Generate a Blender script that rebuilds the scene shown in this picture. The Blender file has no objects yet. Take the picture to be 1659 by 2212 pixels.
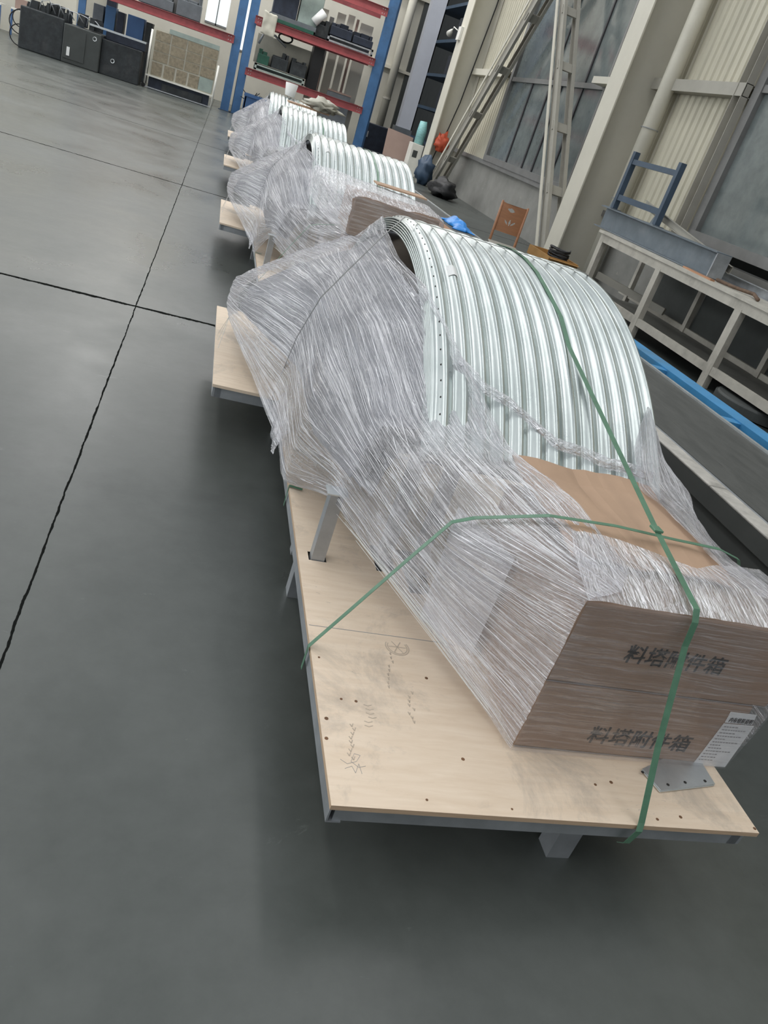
import bpy, math, random
from math import sin, cos, pi, radians
from mathutils import Matrix, Vector, noise
C = bpy.context.scene.collection
random.seed(7)
# ---------------------------------------------------------------- camera
CH = 1.6
ca, cb, cc, FP = -3.31548934e-01, 1.10838882e+00, 3.35386004e-01, 1655.3
ROT = Matrix.Rotation(ca, 3, 'Z') @ Matrix.Rotation(cb, 3, 'X') @ Matrix.Rotation(cc, 3, 'Z')
cam = bpy.data.cameras.new('camera'); camo = bpy.data.objects.new('camera', cam); C.objects.link(camo)
cam.sensor_fit = 'VERTICAL'; cam.sensor_height = 36.0; cam.lens = FP / 2212 * 36.0; cam.clip_end = 200
camo.matrix_world = Matrix.Translation((0, 0, CH)) @ ROT.to_4x4()
bpy.context.scene.camera = camo
vs = bpy.context.scene.view_settings
vs.view_transform = 'Standard'; vs.look = 'None'; vs.gamma = 1; vs.use_curve_mapping = False
vs.exposure = 0.48
# ---------------------------------------------------------------- world: soft daylight from roof lights
w = bpy.data.worlds.new('world'); bpy.context.scene.world = w; w.use_nodes = True
nt = w.node_tree; nt.nodes.clear()
o_ = nt.nodes.new('ShaderNodeOutputWorld'); bg = nt.nodes.new('ShaderNodeBackground')
tc = nt.nodes.new('ShaderNodeTexCoord'); sx = nt.nodes.new('ShaderNodeSeparateXYZ'); rp = nt.nodes.new('ShaderNodeValToRGB')
nt.links.new(tc.outputs['Generated'], sx.inputs[0]); nt.links.new(sx.outputs['Z'], rp.inputs[0])
e = rp.color_ramp.elements
e[0].position = 0.0; e[0].color = (0.16, 0.17, 0.18, 1)
e[1].position = 0.75; e[1].color = (0.62, 0.65, 0.68, 1)
m_ = e.new(0.25); m_.color = (0.34, 0.35, 0.36, 1)
nt.links.new(rp.outputs[0], bg.inputs[0]); bg.inputs[1].default_value = 0.80
nt.links.new(bg.outputs[0], o_.inputs[0])
# roof light strips of the hall (long lamps high above, running the length of the hall)
def area(name, loc, sx_, sy_, power, col=(1, 0.99, 0.97), rot=(0, 0, 0)):
    l = bpy.data.lights.new(name, 'AREA'); l.shape = 'RECTANGLE'; l.size = sx_; l.size_y = sy_; l.energy = power; l.color = col
    o = bpy.data.objects.new(name, l); C.objects.link(o); o.location = loc; o.rotation_euler = rot; return o
for i, (x, p) in enumerate(((-9.0, 260), (-2.6, 300), (3.6, 260))):
    area('roof_and_fill_light', (x, 14.5, 9.0), 0.9, 37, p)
area('roof_and_fill_light', (-1.0, 26.0, 8.8), 14, 1.0, 420)  # crosswise fill strip added to brighten the far racks
area('roof_and_fill_light', (-1.0, 31.2, 8.8), 14, 0.8, 260)  # second added fill strip, behind the racks

# ---------------------------------------------------------------- pixel on a known plane -> point in the hall
def _ray(x, y): return ROT @ Vector(((x - 829.5) / FP, -(y - 1106) / FP, -1.0))
def pz(x, y, z=0.0): r = _ray(x, y); t = (z - CH) / r.z; return Vector((r.x * t, r.y * t, z))
def pY(x, y, Y): r = _ray(x, y); t = Y / r.y; return Vector((r.x * t, Y, CH + r.z * t))
def pX(x, y, X): r = _ray(x, y); t = X / r.x; return Vector((X, r.y * t, CH + r.z * t))

# ---------------------------------------------------------------- materials
M = {}
def nodes(name):
    m = bpy.data.materials.new(name); m.use_nodes = True; n = m.node_tree; b = n.nodes['Principled BSDF']; M[name] = m; return m, n, b
def N(n, t, **k):
    x = n.nodes.new(t)
    for a, v in k.items(): setattr(x, a, v)
    return x
def texco(n, scale=(1, 1, 1), src='Object', rot=(0, 0, 0)):
    t = N(n, 'ShaderNodeTexCoord'); mp = N(n, 'ShaderNodeMapping'); mp.inputs['Scale'].default_value = scale; mp.inputs['Rotation'].default_value = rot
    n.links.new(t.outputs[src], mp.inputs[0]); return mp.outputs[0]
def noi(n, co, scale, detail=4, rough=.55, dist=0):
    x = N(n, 'ShaderNodeTexNoise'); x.inputs['Scale'].default_value = scale; x.inputs['Detail'].default_value = detail
    x.inputs['Roughness'].default_value = rough; x.inputs['Distortion'].default_value = dist; n.links.new(co, x.inputs['Vector']); return x.outputs[0]
def ramp(n, f, stops):
    r = N(n, 'ShaderNodeValToRGB'); e = r.color_ramp.elements
    while len(e) < len(stops): e.new(.5)
    for q, (p, c) in zip(e, stops):
        q.position = p; q.color = (c, c, c, 1) if not hasattr(c, '__len__') else (*c, 1)
    n.links.new(f, r.inputs[0]); return r.outputs[0]
def math_(n, op, a, b=None, clamp=False):
    x = N(n, 'ShaderNodeMath', operation=op); x.use_clamp = clamp
    for i, v in enumerate((a, b)):
        if v is None: continue
        if isinstance(v, (int, float)): x.inputs[i].default_value = v
        else: n.links.new(v, x.inputs[i])
    return x.outputs[0]
def mixc(n, f, a, b, mode='MIX'):
    x = N(n, 'ShaderNodeMix', data_type='RGBA', blend_type=mode)
    for i, v in ((0, f), (6, a), (7, b)):
        if isinstance(v, (int, float)): x.inputs[i].default_value = v
        elif isinstance(v, tuple): x.inputs[i].default_value = (*v, 1)
        else: n.links.new(v, x.inputs[i])
    return x.outputs[2]
def bump(n, b, h, s=.3, d=.01):
    x = N(n, 'ShaderNodeBump'); x.inputs['Strength'].default_value = s; x.inputs['Distance'].default_value = d
    n.links.new(h, x.inputs['Height']); n.links.new(x.outputs[0], b.inputs['Normal']); return x
def simple(name, col, rough=.5, metal=0., var=.15, scale=6., bmp=0., stretch=(1, 1, 1), dirt=None, spec=None):
    m, n, b = nodes(name)
    co = texco(n, stretch); f = noi(n, co, scale, 5, .6)
    lo = tuple(c * (1 - var) for c in col); hi = tuple(min(1, c * (1 + var)) for c in col)
    c = mixc(n, ramp(n, f, [(.3, 0.), (.7, 1.)]), lo, hi)
    if dirt:
        f2 = ramp(n, noi(n, texco(n, (1, 1, 1)), scale * .45, 6, .7), [(.52, 0.), (.72, 1.)])
        c = mixc(n, math_(n, 'MULTIPLY', f2, .6), c, dirt)
    n.links.new(c, b.inputs['Base Color']); b.inputs['Roughness'].default_value = rough; b.inputs['Metallic'].default_value = metal
    if spec is not None: b.inputs['Specular IOR Level'].default_value = spec
    if bmp: bump(n, b, noi(n, co, scale * 4, 4), bmp, .01)
    return m
simple('galv', (.62, .65, .66), .42, .85, .12, 9, .05)
simple('galv_dull', (.42, .44, .46), .5, .7, .18, 7, .05)
simple('steel_white', (.50, .475, .415), .55, 0, .12, 5, .1, dirt=(.25, .23, .20))
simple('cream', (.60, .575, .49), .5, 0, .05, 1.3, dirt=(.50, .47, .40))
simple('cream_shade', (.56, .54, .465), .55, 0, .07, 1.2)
simple('lavender', (.48, .50, .56), .55, 0, .05, 2)
simple('brace', (.36, .345, .30), .55, 0, .1, 2)
simple('frame_grey', (.20, .20, .195), .5, .2, .12, 3)
simple('frame_dark', (.05, .05, .055), .5, .2, .1, 3)
simple('blue_paint', (.06, .15, .31), .42, 0, .15, 3, dirt=(.05, .07, .10))
simple('blue_bright', (.06, .28, .55), .45, 0, .12, 4, dirt=(.12, .2, .25))
simple('blue_dark', (.035, .065, .11), .5, 0, .15, 3)
simple('blue_bin', (.05, .12, .27), .5, 0, .1, 3)
simple('red_paint', (.34, .08, .085), .5, 0, .15, 4, dirt=(.12, .04, .05))
simple('dark_iron', (.028, .033, .036), .55, .2, .35, 6, .3, dirt=(.07, .07, .07))
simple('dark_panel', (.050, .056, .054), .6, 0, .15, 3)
simple('dark_blue_iron', (.025, .032, .05), .5, .2, .3, 5, .2)
simple('iron_grey', (.15, .165, .18), .5, .4, .15, 5, .1)
simple('beam_grey', (.16, .19, .215), .5, .2, .15, 4, .05, dirt=(.25, .27, .29))
simple('green_plate', (.02, .09, .06), .5, 0, .2, 5)
simple('pale_green', (.30, .36, .33), .5, 0, .15, 4)
simple('tan', (.52, .50, .42), .6, 0, .08, 3)
simple('wood', (.42, .22, .12), .5, 0, .15, 4, .05, (1, 1, 8))
simple('chair_wood', (.36, .17, .085), .45, 0, .12, 5, .03, (1, 1, 6))
simple('osb', (.26, .22, .155), .7, 0, .3, 16, .1)
simple('white_plastic', (.80, .80, .78), .4, 0, .03, 5)
simple('paper', (.78, .79, .78), .6, 0, .04, 8)
simple('ink', (.02, .018, .016), .7, 0, .3, 30)
simple('ink_faint', (.30, .29, .29), .7, 0, .1, 30)
simple('black_rubber', (.012, .012, .013), .55, 0, .2, 6)
simple('red_plastic', (.55, .09, .04), .4, 0, .15, 5)
simple('blue_plastic', (.03, .30, .85), .35, 0, .2, 7, .4)
simple('teal_wrap', (.25, .50, .50), .35, 0, .25, 12, .4, (1, 1, 5))
simple('orange_card', (.40, .22, .07), .65, 0, .12, 6)
simple('brown_card', (.34, .24, .20), .7, 0, .05, 3)
simple('white_enamel', (.75, .74, .68), .4, 0, .06, 4)
simple('strap_grey', (.16, .17, .17), .35, 0, .1, 20)
simple('strap_green', (.095, .215, .135), .32, 0, .15, 25, .05)
simple('coping', (.50, .48, .44), .6, 0, .2, 10, .15, dirt=(.16, .15, .13))
simple('stand_blue', (.055, .085, .125), .5, 0, .15, 5)
simple('galv_dark', (.24, .25, .27), .45, .6, .15, 6)
simple('grey_paint', (.155, .155, .14), .55, 0, .12, 4, .05, dirt=(.09, .09, .085))
simple('oil_grey', (.095, .10, .095), .45, 0, .12, 4, .05)
simple('rust_bits', (.14, .09, .06), .7, .2, .3, 20, .3)
# cardboard
def cardboard(name, col):
    m, n, b = nodes(name)
    co = texco(n, (1, 1, 1)); f = noi(n, co, 4, 4)
    flute = noi(n, texco(n, (2, 2, 90)), 3, 2)
    c = mixc(n, ramp(n, f, [(.3, 0.), (.7, 1.)]), tuple(x * .9 for x in col), tuple(x * 1.06 for x in col))
    c = mixc(n, math_(n, 'MULTIPLY', flute, .12), c, tuple(x * .6 for x in col))
    n.links.new(c, b.inputs['Base Color']); b.inputs['Roughness'].default_value = .75
    bump(n, b, flute, .15, .003)
cardboard('carton', (.34, .235, .165)); cardboard('carton_sheet', (.50, .335, .225))
# plywood
m, n, b = nodes('plywood')
co = texco(n, (1, 1, 1)); base = noi(n, texco(n, (3, 22, 3)), 2.2, 5, .6, .4)
c = mixc(n, ramp(n, base, [(.3, 0.), (.7, 1.)]), (.75, .60, .45), (.84, .70, .55))
sc = ramp(n, noi(n, co, 3.2, 7, .72, .6), [(.52, 0.), (.70, 1.)])
c = mixc(n, math_(n, 'MULTIPLY', sc, .6), c, (.36, .31, .26))
s2 = ramp(n, noi(n, texco(n, (9, 30, 1), rot=(0, 0, .5)), 2.6, 8, .8, 1.5), [(.60, 0.), (.70, 1.)])
zone = ramp(n, noi(n, co, 1.9, 2), [(.45, 0.), (.62, 1.)])
c = mixc(n, math_(n, 'MULTIPLY', math_(n, 'MULTIPLY', s2, zone), .75), c, (.30, .26, .22))
n.links.new(c, b.inputs['Base Color']); b.inputs['Roughness'].default_value = .55
bump(n, b, base, .05, .003)
simple('ply_edge', (.50, .36, .24), .7, 0, .2, 10, .1, (1, 1, 60))
simple('scuff', (.52, .43, .34), .7, 0, .1, 30)
simple('fold_glint', (.93, .93, .96), .12, 0, .03, 30, spec=1.0)
simple('knot', (.17, .085, .04), .7, 0, .2, 20)
# corrugated plate metal, spangled
m, n, b = nodes('plate_metal')
co = texco(n)
v = N(n, 'ShaderNodeTexVoronoi'); v.inputs['Scale'].default_value = 55; n.links.new(co, v.inputs['Vector'])
c = mixc(n, ramp(n, noi(n, co, 5, 3), [(.3, 0.), (.7, 1.)]), (.46, .51, .50), (.60, .645, .635))
n.links.new(c, b.inputs['Base Color']); b.inputs['Metallic'].default_value = .92
r = ramp(n, v.outputs['Color'], [(0., .27), (1., .31)]); n.links.new(r, b.inputs['Roughness'])
bump(n, b, noi(n, texco(n, (2, 5, 5)), 2, 2), .03, .004)
# stretch film
def film(name, a0, a1, su=2.2, sv=75, rough=.24, bs=.75, crump=.5, gloss=.55):
    m, n, b = nodes(name)
    uv = texco(n, (1, 1, 1), 'UV')
    warp = N(n, 'ShaderNodeTexNoise'); warp.inputs['Scale'].default_value = 3.5; warp.inputs['Detail'].default_value = 3; n.links.new(uv, warp.inputs['Vector'])
    add = N(n, 'ShaderNodeVectorMath', operation='MULTIPLY_ADD'); n.links.new(warp.outputs['Color'], add.inputs[0]); add.inputs[1].default_value = (.05, .05, 0); n.links.new(uv, add.inputs[2])
    mp = N(n, 'ShaderNodeMapping'); mp.inputs['Scale'].default_value = (su, sv, 1); n.links.new(add.outputs[0], mp.inputs[0])
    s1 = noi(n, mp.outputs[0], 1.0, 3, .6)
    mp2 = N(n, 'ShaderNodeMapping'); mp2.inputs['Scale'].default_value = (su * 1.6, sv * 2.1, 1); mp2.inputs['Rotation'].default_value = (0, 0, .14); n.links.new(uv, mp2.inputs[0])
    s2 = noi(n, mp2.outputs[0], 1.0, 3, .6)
    st = math_(n, 'MAXIMUM', ramp(n, s1, [(.50, 0.), (.60, 1.)]), ramp(n, s2, [(.55, 0.), (.62, 1.)]))  # white opaque streaks: film folds, with their glints painted in too
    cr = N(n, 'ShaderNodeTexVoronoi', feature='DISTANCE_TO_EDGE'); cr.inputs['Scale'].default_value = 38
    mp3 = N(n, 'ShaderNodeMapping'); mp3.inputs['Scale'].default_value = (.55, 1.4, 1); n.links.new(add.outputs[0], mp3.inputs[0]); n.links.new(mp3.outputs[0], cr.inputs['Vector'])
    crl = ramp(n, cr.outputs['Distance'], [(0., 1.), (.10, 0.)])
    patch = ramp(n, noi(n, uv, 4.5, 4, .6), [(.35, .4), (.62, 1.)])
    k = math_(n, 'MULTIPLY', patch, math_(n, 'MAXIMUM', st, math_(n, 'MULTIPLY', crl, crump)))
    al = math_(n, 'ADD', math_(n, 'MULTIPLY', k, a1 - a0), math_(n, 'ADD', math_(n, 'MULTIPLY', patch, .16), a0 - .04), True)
    gl = N(n, 'ShaderNodeBsdfGlossy'); gl.inputs['Color'].default_value = (.95, .94, .97, 1); gl.inputs['Roughness'].default_value = rough
    df = N(n, 'ShaderNodeBsdfTranslucent'); df.inputs['Color'].default_value = (.90, .90, .92, 1)
    d2 = N(n, 'ShaderNodeBsdfDiffuse'); d2.inputs['Color'].default_value = (.95, .95, .97, 1)
    mp4 = N(n, 'ShaderNodeMapping'); mp4.inputs['Scale'].default_value = (su * 9, sv * 2.6, 1); n.links.new(add.outputs[0], mp4.inputs[0])
    s4 = noi(n, mp4.outputs[0], 1.0, 2, .5)
    h = math_(n, 'ADD', math_(n, 'ADD', math_(n, 'MULTIPLY', s4, .35), s1), math_(n, 'ADD', math_(n, 'MULTIPLY', s2, .6), math_(n, 'MULTIPLY', crl, .25 * crump)))
    n.nodes.remove(b); bp = N(n, 'ShaderNodeBump'); bp.inputs['Strength'].default_value = bs; bp.inputs['Distance'].default_value = .012; n.links.new(h, bp.inputs['Height'])
    for q in (gl, d2): n.links.new(bp.outputs[0], q.inputs['Normal'])
    dm = N(n, 'ShaderNodeMixShader'); dm.inputs[0].default_value = .35; n.links.new(d2.outputs[0], dm.inputs[1]); n.links.new(df.outputs[0], dm.inputs[2])
    b = N(n, 'ShaderNodeMixShader'); b.inputs[0].default_value = gloss; n.links.new(dm.outputs[0], b.inputs[1]); n.links.new(gl.outputs[0], b.inputs[2])
    tr = N(n, 'ShaderNodeBsdfTransparent'); tr.inputs[0].default_value = (.93, .93, .95, 1)
    mx = N(n, 'ShaderNodeMixShader'); n.links.new(al, mx.inputs[0]); n.links.new(tr.outputs[0], mx.inputs[1]); n.links.new(b.outputs[0], mx.inputs[2])
    n.links.new(mx.outputs[0], n.nodes['Material Output'].inputs['Surface'])
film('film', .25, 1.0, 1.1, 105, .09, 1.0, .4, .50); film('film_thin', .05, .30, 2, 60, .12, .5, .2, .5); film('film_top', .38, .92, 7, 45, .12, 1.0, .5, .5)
# concrete floor with sawn joints
m, n, b = nodes('floor_concrete')
t = N(n, 'ShaderNodeTexCoord'); s = N(n, 'ShaderNodeSeparateXYZ'); n.links.new(t.outputs['Object'], s.inputs[0])
co = t.outputs['Object']
f1 = noi(n, co, .8, 8, .62, .3); f2 = noi(n, co, 9, 6, .7)
c = mixc(n, ramp(n, f1, [(.32, 0.), (.68, 1.)]), (.056, .063, .058), (.090, .099, .092))
c = mixc(n, math_(n, 'MULTIPLY', ramp(n, f2, [(.35, 0.), (.75, 1.)]), .3), c, (.135, .145, .138))
dk = ramp(n, noi(n, co, 2.3, 6, .7), [(.60, 0.), (.75, 1.)]); c = mixc(n, math_(n, 'MULTIPLY', dk, .4), c, (.055, .065, .06))
lt = ramp(n, noi(n, texco(n, (3, 7, 1), rot=(0, 0, .3)), 1.1, 8, .75, 1.), [(.64, 0.), (.74, 1.)]); c = mixc(n, math_(n, 'MULTIPLY', lt, .45), c, (.26, .27, .26))  # pale scuff streaks, lightened to carry far floor reflections as colour
wob = math_(n, 'MULTIPLY', math_(n, 'SUBTRACT', noi(n, co, 5, 4, .7), .5), .02)
wid = math_(n, 'ADD', math_(n, 'MULTIPLY', noi(n, co, 14, 3), .008), .0)
wid2 = math_(n, 'ADD', math_(n, 'MULTIPLY', noi(n, co, 10, 4, .8), .050), -.006)
def joint(sock, pos):
    d = math_(n, 'ABSOLUTE', math_(n, 'ADD', math_(n, 'SUBTRACT', sock, pos), wob)); return math_(n, 'LESS_THAN', d, wid if pos < 0 else wid2)
j = None
for sock, pos in ((s.outputs['X'], -.305), (s.outputs['Y'], 5.27), (s.outputs['Y'], 10.85), (s.outputs['Y'], 16.4), (s.outputs['X'], -5.9)):
    q = joint(sock, pos); j = q if j is None else math_(n, 'MAXIMUM', j, q)
c = mixc(n, j, c, (.012, .013, .012))
n.links.new(c, b.inputs['Base Color'])
rr = ramp(n, f1, [(.3, .24), (.7, .42)]); n.links.new(rr, b.inputs['Roughness'])
n.links.new(math_(n, 'MULTIPLY', math_(n, 'SUBTRACT', 1.0, j), .5), b.inputs['Specular IOR Level'])
bump(n, b, f2, .06, .004)
# ribbed cladding
def cladding(name, col, axis):
    m, n, b = nodes(name)
    t = N(n, 'ShaderNodeTexCoord'); f = noi(n, texco(n, (1.5, 1.5, .25)), 2.5, 5, .65)
    c = mixc(n, ramp(n, f, [(.35, 0.), (.7, 1.)]), tuple(x * .82 for x in col), col)
    n.links.new(c, b.inputs['Base Color']); b.inputs['Roughness'].default_value = .5
cladding('cladding', (.58, .55, .44), 'Y')
# dado wall
m, n, b = nodes('render_grey')
co = texco(n); f = noi(n, co, 2.2, 8, .65); c = mixc(n, ramp(n, f, [(.3, 0.), (.7, 1.)]), (.20, .20, .185), (.27, .265, .245))
ch = ramp(n, noi(n, texco(n, (1, 1, 2.5)), 3.2, 6, .75), [(.64, 0.), (.66, 1.)]); c = mixc(n, math_(n, 'MULTIPLY', ch, .5), c, (.40, .37, .31))
n.links.new(c, b.inputs['Base Color']); b.inputs['Roughness'].default_value = .8; bump(n, b, f, .1, .01)
# machine bed plate, scratched
m, n, b = nodes('bed_plate')
co = texco(n, (3, .8, 1), rot=(0, 0, .35)); f = noi(n, co, 4, 8, .7, .5)
c = mixc(n, ramp(n, f, [(.35, 0.), (.7, 1.)]), (.055, .058, .055), (.10, .103, .097))
sc = ramp(n, noi(n, texco(n, (22, 1.4, 1), rot=(0, 0, 1.1)), 1.4, 7, .7, 1.), [(.62, 0.), (.66, 1.)]); c = mixc(n, math_(n, 'MULTIPLY', sc, .8), c, (.02, .021, .02))
n.links.new(c, b.inputs['Base Color']); b.inputs['Roughness'].default_value = .5; bump(n, b, f, .15, .006)
# dusty glass
m, n, b = nodes('glass')
f = noi(n, texco(n, (1, 1, 1)), 2.6, 6, .65)
b.inputs['Base Color'].default_value = (.07, .085, .085, 1)
c = mixc(n, ramp(n, f, [(.3, 0.), (.7, 1.)]), (.14, .165, .165), (.24, .27, .265)); n.links.new(c, b.inputs['Base Color'])
b.inputs['Roughness'].default_value = .12; b.inputs['Specular IOR Level'].default_value = .8
tr = N(n, 'ShaderNodeBsdfTransparent'); mx = N(n, 'ShaderNodeMixShader'); mx.inputs[0].default_value = .8
n.links.new(tr.outputs[0], mx.inputs[1]); n.links.new(b.outputs[0], mx.inputs[2]); n.links.new(mx.outputs[0], n.nodes['Material Output'].inputs['Surface'])
m, n, b = nodes('daylight'); b.inputs['Base Color'].default_value = (0, 0, 0, 1); b.inputs['Emission Color'].default_value = (.80, .95, 1, 1); b.inputs['Emission Strength'].default_value = .95
m, n, b = nodes('side_fill_glow'); b.inputs['Base Color'].default_value = (0, 0, 0, 1); b.inputs['Emission Color'].default_value = (.93, .97, 1, 1); b.inputs['Emission Strength'].default_value = 4.6  # glow of the unseen left windows, added as fill
m, n, b = nodes('lamp_lit'); b.inputs['Emission Color'].default_value = (1, 1, 1, 1); b.inputs['Emission Strength'].default_value = 3
m, n, b = nodes('poly_sheet')
b.inputs['Base Color'].default_value = (.72, .72, .75, 1); b.inputs['Roughness'].default_value = .5
tr = N(n, 'ShaderNodeBsdfTransparent'); mx = N(n, 'ShaderNodeMixShader'); mx.inputs[0].default_value = .7
n.links.new(tr.outputs[0], mx.inputs[1]); n.links.new(b.outputs[0], mx.inputs[2]); n.links.new(mx.outputs[0], n.nodes['Material Output'].inputs['Surface'])

# ---------------------------------------------------------------- mesh helpers
class MB:
    def __init__(s): s.v = []; s.f = []; s.uv = None
    def raw(s, vs_, fs): k = len(s.v); s.v += [Vector(p) for p in vs_]; s.f += [tuple(i + k for i in f) for f in fs]; return s
    def box(s, x0, x1, y0, y1, z0, z1):
        return s.raw([(x0, y0, z0), (x1, y0, z0), (x1, y1, z0), (x0, y1, z0), (x0, y0, z1), (x1, y0, z1), (x1, y1, z1), (x0, y1, z1)],
                     [(0, 3, 2, 1), (4, 5, 6, 7), (0, 1, 5, 4), (1, 2, 6, 5), (2, 3, 7, 6), (3, 0, 4, 7)])
    def bar(s, a, b, w, h=None, up=(0, 0, 1)):
        a, b = Vector(a), Vector(b); h = h or w; d = (b - a).normalized(); u = Vector(up)
        if abs(d.dot(u)) > .98: u = Vector((0, 1, 0))
        r = d.cross(u).normalized(); u = r.cross(d).normalized()
        P = [p + r * (i * w / 2) + u * (j_ * h / 2) for p in (a, b) for i, j_ in ((-1, -1), (1, -1), (1, 1), (-1, 1))]
        return s.raw(P, [(0, 1, 2, 3), (7, 6, 5, 4), (0, 4, 5, 1), (1, 5, 6, 2), (2, 6, 7, 3), (3, 7, 4, 0)])
    def prof(s, a, b, pts, up=(0, 0, 1)):   # extrude closed 2-D profile (r,u) from a to b
        a, b = Vector(a), Vector(b); d = (b - a).normalized(); u = Vector(up)
        if abs(d.dot(u)) > .98: u = Vector((0, 1, 0))
        r = d.cross(u).normalized(); u = r.cross(d).normalized(); n_ = len(pts)
        P = [p + r * q[0] + u * q[1] for p in (a, b) for q in pts]
        return s.raw(P, [tuple(range(n_ - 1, -1, -1)), tuple(range(n_, 2 * n_))] + [(i, (i + 1) % n_, n_ + (i + 1) % n_, n_ + i) for i in range(n_)])
    def ibeam(s, a, b, H_, B, t=.012, up=(0, 0, 1)):
        h, w_ = H_ / 2, B / 2
        return s.prof(a, b, [(-w_, -h), (w_, -h), (w_, -h + t), (t / 2, -h + t), (t / 2, h - t), (w_, h - t), (w_, h), (-w_, h), (-w_, h - t), (-t / 2, h - t), (-t / 2, -h + t), (-w_, -h + t)], up)
    def chan(s, a, b, H_, B, t=.008, up=(0, 0, 1), flip=1):
        h = H_ / 2; p = [(0, -h), (B, -h), (B, -h + t), (t, -h + t), (t, h - t), (B, h - t), (B, h), (0, h)]
        return s.prof(a, b, [(q[0] * flip, q[1]) for q in p], up)
    def tube(s, pts, r, n_=10, cap=True):
        pts = [Vector(p) for p in pts]; rs = r if isinstance(r, (list, tuple)) else [r] * len(pts); k = len(s.v); prev = None
        for i, p in enumerate(pts):
            d = (pts[min(i + 1, len(pts) - 1)] - pts[max(i - 1, 0)]).normalized()
            a = prev or (Vector((0, 0, 1)) if abs(d.z) < .9 else Vector((1, 0, 0)))
            u = (a - d * a.dot(d)).normalized(); prev = u; q = d.cross(u)
            s.v += [p + (u * cos(2 * pi * j_ / n_) + q * sin(2 * pi * j_ / n_)) * rs[i] for j_ in range(n_)]
        for i in range(len(pts) - 1):
            for j_ in range(n_):
                s.f.append((k + i * n_ + j_, k + i * n_ + (j_ + 1) % n_, k + (i + 1) * n_ + (j_ + 1) % n_, k + (i + 1) * n_ + j_))
        if cap: s.f.append(tuple(k + j_ for j_ in range(n_ - 1, -1, -1))); s.f.append(tuple(k + (len(pts) - 1) * n_ + j_ for j_ in range(n_)))
        return s
    def prism(s, pts, off):
        n_ = len(pts); off = Vector(off); P = [Vector(p) for p in pts]
        return s.raw(P + [p + off for p in P], [tuple(range(n_ - 1, -1, -1)), tuple(range(n_, 2 * n_))] + [(i, (i + 1) % n_, n_ + (i + 1) % n_, n_ + i) for i in range(n_)])
    def build(s, name, mat, parent=None, smooth=False, bevel=0., loc=None):
        me = bpy.data.meshes.new(name)
        me.from_pydata([tuple(p) for p in s.v], [], s.f); me.validate()
        if s.uv:
            l = me.uv_layers.new(name='UVMap')
            for lp in me.loops: l.data[lp.index].uv = s.uv[lp.vertex_index]
        me.materials.append(M[mat] if isinstance(mat, str) else mat)
        if smooth: me.polygons.foreach_set('use_smooth', [True] * len(me.polygons))
        import bmesh
        bm = bmesh.new(); bm.from_mesh(me)
        if not s.uv: bmesh.ops.recalc_face_normals(bm, faces=bm.faces)
        bm.to_mesh(me); bm.free()
        o = bpy.data.objects.new(name, me); C.objects.link(o)
        if bevel:
            md = o.modifiers.new('b', 'BEVEL'); md.width = bevel; md.segments = 2; md.limit_method = 'ANGLE'
        if parent: o.parent = parent
        return o
def tag(o, label, cat, group=None, kind=None):
    o['label'] = label; o['category'] = cat
    if group: o['group'] = group
    if kind: o['kind'] = kind
    return o
def empty(name, label, cat, loc=(0, 0, 0), group=None):
    o = bpy.data.objects.new(name, None); C.objects.link(o); o.location = loc; o.empty_display_size = .1
    return tag(o, label, cat, group)
def struct(name, mb, mat, parent=None, **k):
    o = mb.build(name, mat, parent, **k)
    if not parent: o['kind'] = 'structure'
    return o
def part(name, mb, mat, root, **k):            # mesh given in hall coordinates, parented to the thing's empty
    for i, p in enumerate(mb.v): mb.v[i] = p - root.location
    return mb.build(name, mat, root, **k)
def sub(name, mb, mat, par, root, **k):
    for i, p in enumerate(mb.v): mb.v[i] = p - root.location
    return mb.build(name, mat, par, **k)
B = lambda *a: MB().box(*a)

# ================================================================ THE HALL
struct('floor', B(-30, 12, -4, 60, -.2, 0), 'floor_concrete')
WX = 7.0
# right wall: rendered dado, ribbed cladding above, windows let in between
struct('wall_right_dado', B(WX, WX + .3, -2, 25.6, 0, 1.15), 'render_grey')
def ribbed(y0, y1, z0, z1):
    mb = MB(); y = y0; p = .19; P = []
    while y < y1 - 1e-4:
        for dy, dx in ((0, 0), (.10, 0), (.12, .03), (.17, .03)):
            if y + dy <= y1: P.append((y + dy, dx))
        y += p
    P.append((y1, 0))
    for a, b_ in zip(P, P[1:]):
        mb.raw([(WX + a[1], a[0], z0), (WX + b_[1], b_[0], z0), (WX + b_[1], b_[0], z1), (WX + a[1], a[0], z1)], [(0, 1, 2, 3)])
    mb.box(WX + .05, WX + .12, y0, y1, z0, z1)
    return mb
W1a, W1b, W2a, W2b = 16.0, 21.9, 5.2, 11.0
cl = ribbed(-2, W2a, 1.15, 8)
for a_ in ((W2b, W1a, 1.15, 8), (W1b, 25.6, 1.15, 8), (W2a, W2b, 3.9, 8), (W1a, W1b, 5.6, 8)):
    q = ribbed(*a_); cl.raw(q.v, q.f)
struct('wall_right', cl, 'cladding')
struct('trim_1', B(WX - .1, WX + .1, W2b - .02, 25.6, 1.10, 1.20), 'frame_grey')
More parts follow.
